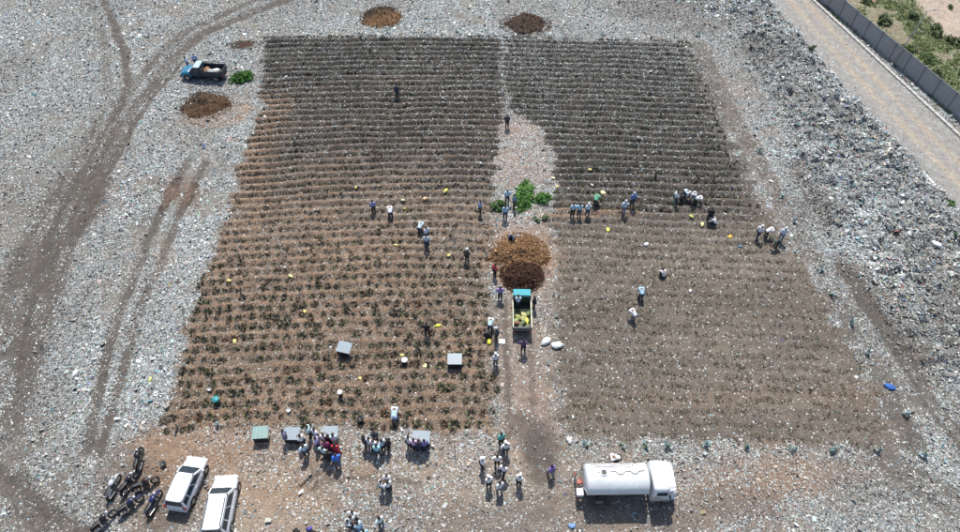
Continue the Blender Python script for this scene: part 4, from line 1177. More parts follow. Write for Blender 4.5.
# ------------------------------------------------------------------ gridded panels on legs
M_PAN = surf('grey_blue_panel', (.30, .36, .40), .35, .1, 3, dirt=.12)
M_PANG = surf('green_grey_panel', (.22, .36, .33), .4, .2, 3, dirt=.3)
M_GRID = surf('panel_grid_lines', (.40, .45, .48), .5, .1, 5)
def make_panel(px, py, label, tilt=8, rz=0, mat=None, wd=1.15, dp=.95, h=.86):
    x, y = at(px, py); z = hz(x, y)
    r = empty('panel_stand', (x, y, z), R(rz))
    rot = Matrix.Rotation(R(tilt), 3, 'X')
    p = MB().box((0, 0, 0), (wd, dp, .04), rot, .006).build('panel', mat or M_PAN, r, loc=(0, 0, h))
    up = rot @ Vector((0, 0, 1))
    for i in range(1, 4):
        c = rot @ Vector((-wd / 2 + wd * i / 4, 0, .0225)); MB().box(tuple(c), (.018, dp * .96, .006), rot).build('grid_line', M_GRID, p)
    for i in range(1, 3):
        c = rot @ Vector((0, -dp / 2 + dp * i / 3, .0225)); MB().box(tuple(c), (wd * .96, .018, .005), rot).build('grid_line', M_GRID, p)
    for sx in (-1, 1):
        for sy in (-1, 1):
            zz = h + math.sin(R(tilt)) * sy * dp * .42 - .02
            MB().tube((sx * wd * .42, sy * dp * .42, -.15), (sx * wd * .42, sy * dp * .42, zz), .018, None, 6).build('leg', M_STEEL, r)
        MB().tube((sx * wd * .42, -dp * .42, .3), (sx * wd * .42, dp * .42, .3), .012, None, 6).build('stretcher', M_STEEL, r)
    # black sheet added at the front, standing in for the shadow under the panel
    MB().box((0, -dp * .44, h * .5 - .06), (wd * .92, .02, h * .72)).build('shadow_sheet', M_BLACK, r)
    tag(r, label, 'panel', 'gridded panels on stands')
make_panel(263, 437, 'weathered greenish panel standing alone at the far left of the lower row', 6, 4, M_PANG)
make_panel(294, 438, 'grey panel on a stand between the left group of visitors', 8, 0)
make_panel(332, 437, 'grey panel on a stand behind the crowd with red and blue clothing', 8, 2)
make_panel(422, 442, 'pale blue grey panel behind the right hand visitors in pink', 8, -3, None, 1.3)
make_panel(346, 353, 'slightly turned blue grey panel standing inside the left plot', 10, -14)
make_panel(455, 364, 'square blue grey panel inside the left plot close to the path', 8, 0)

# ------------------------------------------------------------------ sacks, buckets and loose things
M_SACK = surf('woven_sack', (1, 1, 1), .65, .14, 6, objcol=True, bump=.5)
def sack_mesh(seed, flat=1.0):
    g = random.Random(seed)
    b = bmesh.new(); bmesh.ops.create_icosphere(b, subdivisions=3, radius=.5)
    from mathutils import noise as mn
    for v in b.verts:
        p = v.co.copy()
        d = 1 + .28 * mn.noise(p * 3.2 + Vector((seed * 3.1, 0, 0))) + .14 * mn.noise(p * 8 + Vector((0, seed, 0)))
        v.co = Vector((p.x * 1.35 * d, p.y * .85 * d, max(-.22, p.z * .62 * d * flat)))
        if p.x > .40: v.co.y *= .35; v.co.z *= .45; v.co.x += .12
        v.co.z += .22
    me = bpy.data.meshes.new('sack'); b.to_mesh(me); b.free()
    me.polygons.foreach_set('use_smooth', np.ones(len(me.polygons), bool)); me.materials.append(M_SACK)
    return me
SM = [sack_mesh(k, 1 if k % 2 else .75) for k in range(5)]
def put_sack(x, y, z, col, label, size=.5, group='sacks lying about the plots', rz=None, hs=1.0):
    o = link('sack', SM[random.randrange(5)], None, (x, y, z - .015), random.uniform(0, 6.28) if rz is None else rz)
    o.scale = (size, size * random.uniform(.85, 1.15), size * hs)
    o.color = col if len(col) == 4 else (*col, 1)
    return tag(o, label, 'sack', group)
for x, y, z, c, lab, s, hs in SACKS_Z:
    put_sack(x, y, z, c, lab, s * 2.1, 'sacks loaded on the trucks')
YEL, CRM, WHT, PCH = (.66, .58, .19), (.70, .62, .42), (.80, .80, .78), (.72, .45, .25)
for px, py, c, s, lab in [
    (229, 281, YEL, .6, 'bright yellow bag near the left edge of the left plot, upper of two'), (291, 277, (.80, .75, .32), .55, 'upright pale yellow bag in the middle left of the left plot'),
    (305, 312, YEL, .5, 'small yellow bag below the pale yellow upright one'), (235, 342, YEL, .6, 'crumpled yellow bag on orange soil at the left plot edge'),
    (356, 188, YEL, .5, 'yellow bag in the upper rows, left of the two lone workers'), (446, 192, (.75, .75, .15), .7, 'long yellow green bag in the upper rows near the path'),
    (425, 200, PCH, .6, 'peach coloured bag left of the long yellow green one'), (403, 201, CRM, .55, 'cream bag just right of the bending man in white'),
    (405, 209, (.55, .45, .12), .4, 'small ochre rag below the cream bag'), (396, 246, YEL, .5, 'yellow bag below the three men in a row'), (449, 256, YEL, .5, 'yellow bag left of the man with the white cap'),
    (402, 355, YEL, .45, 'yellow rag right behind the white bucket in the left plot'), (425, 366, (.82, .76, .40), .6, 'pale yellow bag between the white bucket and the square panel'),
    (360, 378, YEL, .45, 'small yellow bag below the turned panel'), (438, 326, (.65, .65, .08), .7, 'yellow green bag beside the worker in black'),
    (489, 342, (.85, .85, .06), .65, 'vivid yellow bag left of the path, by the crouching people'), (207, 428, (.4, .45, .2), .3, 'tiny olive rag on orange earth under the left plot'),
    (590, 170, YEL, .5, 'yellow bag in the upper rows of the right plot'), (553, 178, CRM, .65, 'cream bag right of the tall green seedlings'), (557, 187, (.68, .55, .22), .5, 'ochre bag right of the smaller green seedlings'),
    (592, 185, (.78, .62, .60), .5, 'pinkish bag just above the man in green'), (603, 193, (.85, .78, .40), .8, 'large pale yellow bag beside the man in green'), (608, 230, (.75, .70, .12), .65, 'yellow bag below the row of standing men in the right plot'),
    (646, 245, WHT, .6, 'white bag lying alone in the middle of the right plot'), (702, 225, (.85, .80, .35), .65, 'pale yellow bag left of the worker in black'), (691, 217, (.55, .60, .15), .6, 'greenish yellow bag among plants of the right plot'),
    (730, 237, (.75, .45, .08), .6, 'orange bag left of the pair in white'), (740, 247, (.10, .18, .26), .55, 'dark blue bag left of the last worker'), (690, 291, WHT, .4, 'small white rag in the weeds of the right plot'),
    (546, 342, (.78, .78, .76), .85, 'round white sack standing left of its pair on the path edge'), (557, 346, (.76, .76, .74), .95, 'long white sack lying right of its pair on the path edge'),
    (573, 417, (.6, .6, .58), .4, 'thin white rag at the lower left of the right plot'), (76, 373, WHT, .7, 'large white bag on the litter at the far left'), (151, 380, (.6, .62, .2), .5, 'dull yellow bag on the litter left of the plot'),
    (934, 248, WHT, .9, 'flat white sheet bundle on the waste near the right edge'), (889, 387, (.03, .13, .45), .75, 'crumpled bright blue sheet on the right border of the plot'),
    (569, 441, (.6, .6, .58), .55, 'grey white sack at the lower left corner of the right plot'), (286, 76, WHT, .5, 'small white bag in the top left rows'), (265, 117, (.66, .62, .56), .6, 'white bag at the left end of the upper rows'),
    (771, 181, WHT, .5, 'white bag on the litter beside the right border'), (686, 47, WHT, .45, 'white scrap bag in the top right corner of the rows'), (372, 339, (.6, .62, .64), .0, ''),
    (572, 526, (.18, .32, .55), .6, 'blue plastic bag at the lower edge below the tanker'), (873, 3, (.62, .30, .25), .8, 'salmon pink tarpaulin bundle beyond the wall'), (331, 347, (.62, .68, .70), .45, 'white and grey bag left of the turned panel')]:
    if s <= 0: continue
    x, y = at(px, py)
    put_sack(x, y, hz(x, y), c, lab, s * (.82 if 'sack' in lab or 'sheet' in lab else .64), rz=(0.1 if 'long white sack' in lab else None))
# flat square sheet on the path
x, y = at(502, 342); o = MB().box((0, 0, .03), (.48, .42, .02), Matrix.Rotation(R(6), 3, 'X'), .006).build('folded_sheet', surf('white_board', (.82, .82, .80), .6, .05, 4), None, loc=(x, y, hz(x, y) + .03), rz=R(-6))
tag(o, 'flat white square sheet lying on the path beside the crouching people', 'sheet')
# buckets
def bucket(px, py, col, label, h=.42, r=.19, lid=None):
    x, y = at(px, py)
    ro = empty('bucket', (x, y, hz(x, y) - .02), random.uniform(0, 3))
    m = surf('bucket_plastic', col, .4, .1, 4, dirt=.15)
    rings = [[(math.cos(t) * q, math.sin(t) * q, z) for t in [2 * math.pi * i / 20 for i in range(20)]] for q, z in ((r * .82, 0), (r, h), (r * 1.07, h), (r * 1.07, h - .03))]
    MB().loft(rings).build('pail', m, ro, True)
    if lid: MB().tube((0, 0, h), (0, 0, h + .03), r * 1.05, r, 20).build('lid', surf('bucket_lid', lid, .4, .05, 4), ro, True)
    MB().path([(math.cos(R(a)) * r * 1.07, .05, h + math.sin(R(a)) * .12) for a in range(0, 181, 30)], .008, 5).build('handle', M_STEEL, ro)
    tag(ro, label, 'bucket', 'buckets and drums among the plants')
bucket(405, 363, (.04, .045, .05), 'white bucket with its shadow painted as dark sides, near the yellow rag in the left plot', .5, .24, (.85, .85, .83))  # dark side colour stands in for the white bucket's shadow
bucket(341, 396, (.03, .035, .04), 'black bucket with white lid low in the left plot', .6, .2, (.85, .85, .85))
bucket(218, 403, (.02, .16, .18), 'teal drum in the lower left rows on orange soil', .7, .27, (.03, .26, .28))
bucket(210, 390, (.55, .55, .53), 'small white pail left of the teal drum', .2, .17)
bucket(289, 411, (.60, .58, .56), 'small white pail above the left group of panels', .2, .17)
bucket(361, 421, (.02, .02, .022), 'black pot beside red and green plants in the lowest rows', .4, .24)
bucket(164, 465, (.05, .05, .05), 'dark pail on orange earth next to the motorcycles', .3, .2)
# curved black rubber strip
x, y = at(177, 430)
o = MB().path([(-.12, .38, .06), (-.02, .18, .2), (.03, 0, .22), (.03, -.3, .12), (.0, -.5, .03)], .07, 8).build('rubber_strip', M_BLACK, None, True, loc=(x, y, hz(x, y)))
tag(o, 'curved black rubber strip on the edge of the orange earth', 'rubber strip')
# marker post with a bent top
x, y = at(455, 449)
po = empty('marker_post', (x, y, hz(x, y)))
MB().tube((0, 0, -.2), (0, 0, 1.25), .025, None, 8).build('post', M_BLACK, po)
MB().path([(-.5, 0, .95), (-.35, 0, 1.15), (0, 0, 1.26), (.35, 0, 1.18), (.48, 0, 1.0)], .025, 6).build('bent_arm', surf('rusty_iron', (.16, .06, .04), .8, .3, 6), po)
tag(po, 'thin dark post with a bent arm standing right of the last panel', 'post')
# loose planks lying on orange ground
for k, (a, b, lab) in enumerate((((300, 486), (312, 474), 'short dark stick lying nearest the second car'), ((312, 489), (321, 474), 'short dark stick parallel to the first, right one'))):
    A = at(*a); B = at(*b)
    o = MB().tube((A[0], A[1], hz(*A) + .05), (B[0], B[1], hz(*B) + .05), .045, .03, 6).build('stick', M_WOOD)
    tag(o, lab, 'stick', 'sticks lying on the orange ground')

# ------------------------------------------------------------------ PEOPLE
M_SKIN = surf('brown_skin', (.20, .105, .065), .6, .08, 6)
M_HAIR = surf('black_hair', (.012, .01, .01), .6, .2, 12)
M_CLOTH = surf('woven_cloth', (1, 1, 1), .85, .14, 7, objcol=True, bump=.3)
def skin_mesh(name, V, E, Rr, mat, root=0, sub=1):
    """grow a surface round a skeleton"""
    me = bpy.data.meshes.new(name); me.from_pydata(V, E, []); me.update()
    o = bpy.data.objects.new('tmp', me); COL.objects.link(o)
    md = o.modifiers.new('s', 'SKIN'); md.use_smooth_shade = True; md.branch_smoothing = .3
    sv = me.skin_vertices[0].data
    for i, r_ in enumerate(Rr):
        sv[i].radius = r_ if isinstance(r_, tuple) else (r_, r_)
        sv[i].use_root = (i == root)
    m2 = o.modifiers.new('u', 'SUBSURF'); m2.levels = sub; m2.render_levels = sub
    dg = bpy.context.evaluated_depsgraph_get()
    res = bpy.data.meshes.new_from_object(o.evaluated_get(dg))
    bpy.data.objects.remove(o); bpy.data.meshes.remove(me)
    res.name = name
    res.materials.clear()
    if mat: res.materials.append(mat)
    res.polygons.foreach_set('use_smooth', np.ones(len(res.polygons), bool))
    return res
def join(name, meshes, mat):
    b = bmesh.new()
    for m in meshes: b.from_mesh(m)
    me = bpy.data.meshes.new(name); b.to_mesh(me); b.free(); me.materials.append(mat)
    me.polygons.foreach_set('use_smooth', np.ones(len(me.polygons), bool))
    return me

def pose(P, skirt=False):
    """P: joints. returns meshes body, shirt, trousers, hair"""
    V = lambda k: Vector(P[k])
    names = ['pelvis', 'waist', 'chest', 'neck', 'head0', 'head1', 'lsh', 'lel', 'lwr', 'lhd', 'rsh', 'rel', 'rwr', 'rhd', 'lhip', 'lkn', 'lan', 'lto', 'rhip', 'rkn', 'ran', 'rto']
    Q = {k: Vector(P[k]) for k in names if k in P}
    for s in 'lr':
        a = Q[s + 'wr']; d = (a - Q[s + 'el']).normalized()
        Q[s + 'hd'] = a + d * .09
    up = (Q['neck'] - Q['chest']).normalized()
    Q['head0'] = Q['neck'] + up * .07 + Vector(P.get('look', (0, .02, 0)))
    Q['head1'] = Q['head0'] + up * .11 + Vector(P.get('look', (0, .02, 0))) * .6
    idx = {k: i for i, k in enumerate(names)}
    E = [('pelvis', 'waist'), ('waist', 'chest'), ('chest', 'neck'), ('neck', 'head0'), ('head0', 'head1')]
    for s in 'lr':
        E += [('chest', s + 'sh'), (s + 'sh', s + 'el'), (s + 'el', s + 'wr'), (s + 'wr', s + 'hd'), ('pelvis', s + 'hip'), (s + 'hip', s + 'kn'), (s + 'kn', s + 'an'), (s + 'an', s + 'to')]
    rad = dict(pelvis=(.14, .10), waist=(.13, .095), chest=(.15, .105), neck=.055, head0=.078, head1=.09, lsh=.058, lel=.042, lwr=.028, lhd=.032, rsh=.058, rel=.042, rwr=.028, rhd=.032,
               lhip=.085, lkn=.057, lan=.04, lto=.03, rhip=.085, rkn=.057, ran=.04, rto=.03)
    body = skin_mesh('person', [Q[k] for k in names], [(idx[a], idx[b]) for a, b in E], [rad[k] for k in names], M_SKIN)
    ex = [body]
    # five fingers each hand, nose and ears
    mb = MB()
    for s in 'lr':
        h = Q[s + 'hd']; d = (h - Q[s + 'wr']).normalized(); side = d.cross(Vector((0, 0, 1)))
        if side.length < .1: side = Vector((1, 0, 0))
        side.normalize(); nrm = side.cross(d)
        for q, L in ((-1.5, .055), (-.5, .072), (.5, .078), (1.5, .066)):
            a = h + side * q * .014 + d * .01; m_ = a + d * L * .6; e = m_ + (d * .7 - nrm * .5) * L * .55
            mb.tube(tuple(a), tuple(m_), .009, .008, 5).tube(tuple(m_), tuple(e), .008, .006, 5)
        a = h - side * .03 - d * .03; mb.tube(tuple(a), tuple(a - side * .03 + d * .04), .010, .007, 5)
    hc = (Q['head0'] + Q['head1']) / 2
    f = Vector(P.get('face', (0, 1, 0))).normalized(); sd_ = f.cross(up).normalized()
    mb.tube(tuple(hc + f * .075), tuple(hc + f * .115 - up * .012), .018, .008, 6)
    for q in (-1, 1): mb.ball(tuple(hc + sd_ * q * .088), .022, (.5, 1, 1.3), 1)
    ex.append(mb.mesh('x', M_SKIN))
    body = join('person', ex, M_SKIN)
    # hair cap
    mb = MB(); b2 = MB().ball((0, 0, 0), .108, (1, 1.08, 1), 2).bm
    hb = MB()
    tmp = bpy.data.meshes.new('h'); b2.to_mesh(tmp); b2.free()
    hb.bm.from_mesh(tmp); bpy.data.meshes.remove(tmp)
    rm = [v for v in hb.bm.verts if v.co.z < -.03 or (v.co.y > .05 and v.co.z < .04)]
    bmesh.ops.delete(hb.bm, geom=rm, context='VERTS')
    q = up.to_track_quat('Z', 'Y')
    ang = math.atan2(f.x, f.y)
    hb.bm.transform(Matrix.Translation(hc + up * .025 - f * .012) @ (Vector((0, 0, 1)).rotation_difference(up)).to_matrix().to_4x4())
    hair = hb.mesh('hair', M_HAIR, True)
    # shirt: torso and short sleeves
    sn = ['waist', 'chest', 'lsh', 'rsh']
    low = Q['pelvis'] + (Q['waist'] - Q['pelvis']) * -.25
    SV = [low, Q['waist'], Q['chest'], Q['chest'] + (Q['neck'] - Q['chest']) * .6, Q['lsh'], Q['lsh'] + (Q['lel'] - Q['lsh']) * .95, Q['lel'] + (Q['lwr'] - Q['lel']) * .35, Q['rsh'], Q['rsh'] + (Q['rel'] - Q['rsh']) * .95, Q['rel'] + (Q['rwr'] - Q['rel']) * .35]
    shirt = skin_mesh('shirt', SV, [(0, 1), (1, 2), (2, 3), (2, 4), (4, 5), (5, 6), (2, 7), (7, 8), (8, 9)], [(.205, .16), (.20, .155), (.225, .165), .09, .115, .088, .075, .115, .088, .075], M_CLOTH, 1)
    # trousers
    if skirt:
        rr = []
        c = (Q['lan'] + Q['ran']) / 2
        for k, wd_ in ((0, .17), (.3, .20), (.7, .25), (.93, .30)):
            o_ = Q['pelvis'].lerp(Vector((c.x, c.y, .02)), k)
            rr.append([(o_.x + math.cos(t) * wd_ * (1 + .08 * math.sin(5 * t) * k), o_.y + math.sin(t) * wd_ * .85 * (1 + .08 * math.cos(4 * t) * k), o_.z) for t in [2 * math.pi * i / 20 for i in range(20)]])
        tr = MB().loft(rr).mesh('skirt', M_CLOTH, True)
    else:
        TV = [Q['pelvis'], Q['lhip'], Q['lkn'], Q['lan'] + (Q['lkn'] - Q['lan']) * .08, Q['rhip'], Q['rkn'], Q['ran'] + (Q['rkn'] - Q['ran']) * .08]
        tr = skin_mesh('trousers', TV, [(0, 1), (1, 2), (2, 3), (0, 4), (4, 5), (5, 6)], [(.175, .14), .118, .092, .08, .118, .092, .08], M_CLOTH)
    sh = MB()
    for s in 'lr':
        a, t_ = Q[s + 'an'], Q[s + 'to']
        d = (t_ - a); d.z = 0
        if d.length < .01: d = Vector((0, 1, 0))
        an = math.atan2(-d.x, d.y)
        c = (a + t_) / 2; c.z = max(.045, min(a.z, t_.z) - .02)
        sh.box(tuple(c), (.10, .27, .085), Matrix.Rotation(an, 3, 'Z'), .03)
    shoes = sh.mesh('shoes', M_BLACK, True)
    # cap or helmet
    cp = MB().ball((0, 0, 0), .118, (1, 1.08, .85), 2)
    rm = [v for v in cp.bm.verts if v.co.z < -.01]; bmesh.ops.delete(cp.bm, geom=rm, context='VERTS')
    cp.loft([[(-.09, .09, -.005), (.09, .09, -.005), (.09, .09, .01), (-.09, .09, .01)], [(-.06, .19, -.02), (.06, .19, -.02), (.06, .19, -.01), (-.06, .19, -.01)]])
    cp.bm.transform(Matrix.Translation(hc + up * .04) @ (Vector((0, 0, 1)).rotation_difference(up)).to_matrix().to_4x4())
    cap = cp.mesh('cap', M_CLOTH, True)
    return dict(body=body, shirt=shirt, trousers=tr, hair=hair, shoes=shoes, cap=cap, skirt=skirt)

def P_(pel=(0, 0, .93), waist=(0, 0, 1.08), chest=(0, 0, 1.32), neck=(0, .01, 1.48), sh=.185, le=(-.24, -.02, 1.12), lw=(-.26, .08, .88), re=(.24, -.02, 1.12), rw=(.26, .08, .88),
       lk=(-.11, .03, .50), la=(-.12, 0, .08), rk=(.11, .03, .50), ra=(.12, 0, .08), look=(0, .02, 0), face=(0, 1, 0)):
    c = Vector(chest); n = Vector(neck); s = c.lerp(n, .62)
    p = Vector(pel)
    return dict(pelvis=pel, waist=waist, chest=chest, neck=neck, lsh=(s.x - sh, s.y, s.z), rsh=(s.x + sh, s.y, s.z), lel=le, lwr=lw, rel=re, rwr=rw, lhip=(p.x - .10, p.y, p.z - .04), rhip=(p.x + .10, p.y, p.z - .04),
                lkn=lk, lan=la, lto=(la[0], la[1] + .15, max(.035, la[2] - .045)), rkn=rk, ran=ra, rto=(ra[0], ra[1] + .15, max(.035, ra[2] - .045)), look=look, face=face)
POSES = {
    'stand': pose(P_()),
    'phone': pose(P_(le=(-.22, .08, 1.14), lw=(-.08, .28, 1.20), re=(.22, .08, 1.14), rw=(.08, .28, 1.20), look=(0, .035, -.01))),
    'hips': pose(P_(le=(-.38, -.06, 1.16), lw=(-.20, .04, 1.0), re=(.24, .10, 1.12), rw=(.12, .32, 1.05))),
    'walk': pose(P_(le=(-.24, -.12, 1.14), lw=(-.24, -.06, .90), re=(.24, .12, 1.14), rw=(.22, .30, .98), lk=(-.10, .18, .52), la=(-.11, .26, .09), rk=(.10, -.03, .50), ra=(.11, -.28, .13))),
    'bend': pose(P_(pel=(0, -.12, .88), waist=(0, .03, .99), chest=(0, .30, 1.06), neck=(0, .47, 1.03), le=(-.20, .45, .72), lw=(-.14, .52, .46), re=(.20, .45, .72), rw=(.14, .55, .44), lk=(-.13, .06, .48), la=(-.14, -.05, .08), rk=(.13, .06, .48), ra=(.14, -.02, .08), look=(0, .0, -.03), face=(0, .4, -1))),
    'squat': pose(P_(pel=(0, -.12, .32), waist=(0, -.04, .45), chest=(0, .10, .66), neck=(0, .20, .80), le=(-.24, .34, .52), lw=(-.12, .50, .30), re=(.24, .34, .52), rw=(.12, .50, .28), lk=(-.18, .26, .46), la=(-.15, -.02, .08), rk=(.18, .26, .46), ra=(.15, -.02, .08), look=(0, .02, -.01), face=(0, 1, -.5))),
    'sari': pose(P_(le=(-.22, .06, 1.14), lw=(-.10, .24, 1.12)), skirt=True),
}
LB, PB, WH, NV, BK, GY_, RD, MR, PU, PK, BB, TL, JE, KH = (.36, .50, .62), (.22, .32, .52), (.72, .74, .76), (.02, .03, .06), (.015, .015, .018), (.22, .23, .25), (.45, .03, .04), (.20, .03, .12), (.22, .16, .36), (.58, .42, .52), (.04, .16, .62), (.06, .30, .26), (.03, .05, .10), (.20, .16, .11)
def person(px, py, ps, rz, shirt, trous, label, group, cap=None, sc=1.0, z=None):
    x, y = at(px, py)
    D = POSES[ps]
    zz = hz(x, y) if z is None else z
    o = link('person', D['body'], None, (x, y, zz - .012), R(rz))
    o.scale = (sc, sc, sc)
    s = link('shirt', D['shirt'], o); s.color = (*[min(.82, q_ * 1.4 + .01) for q_ in shirt], 1)
    t = link('skirt' if D['skirt'] else 'trousers', D['trousers'], o); t.color = (*trous, 1)
    link('hair', D['hair'], o)
    if not D['skirt']: link('shoes', D['shoes'], o)
    if cap is not None:
        c = link('cap', D['cap'], o); c.color = (*cap, 1)
    tag(o, label, 'person', group)
    return o
GV, GF, GL, GP, GT = 'visitors round the panels', 'workers in the left plot', 'people standing in the lower clearing', 'people on the central path', 'workers in the right plot'
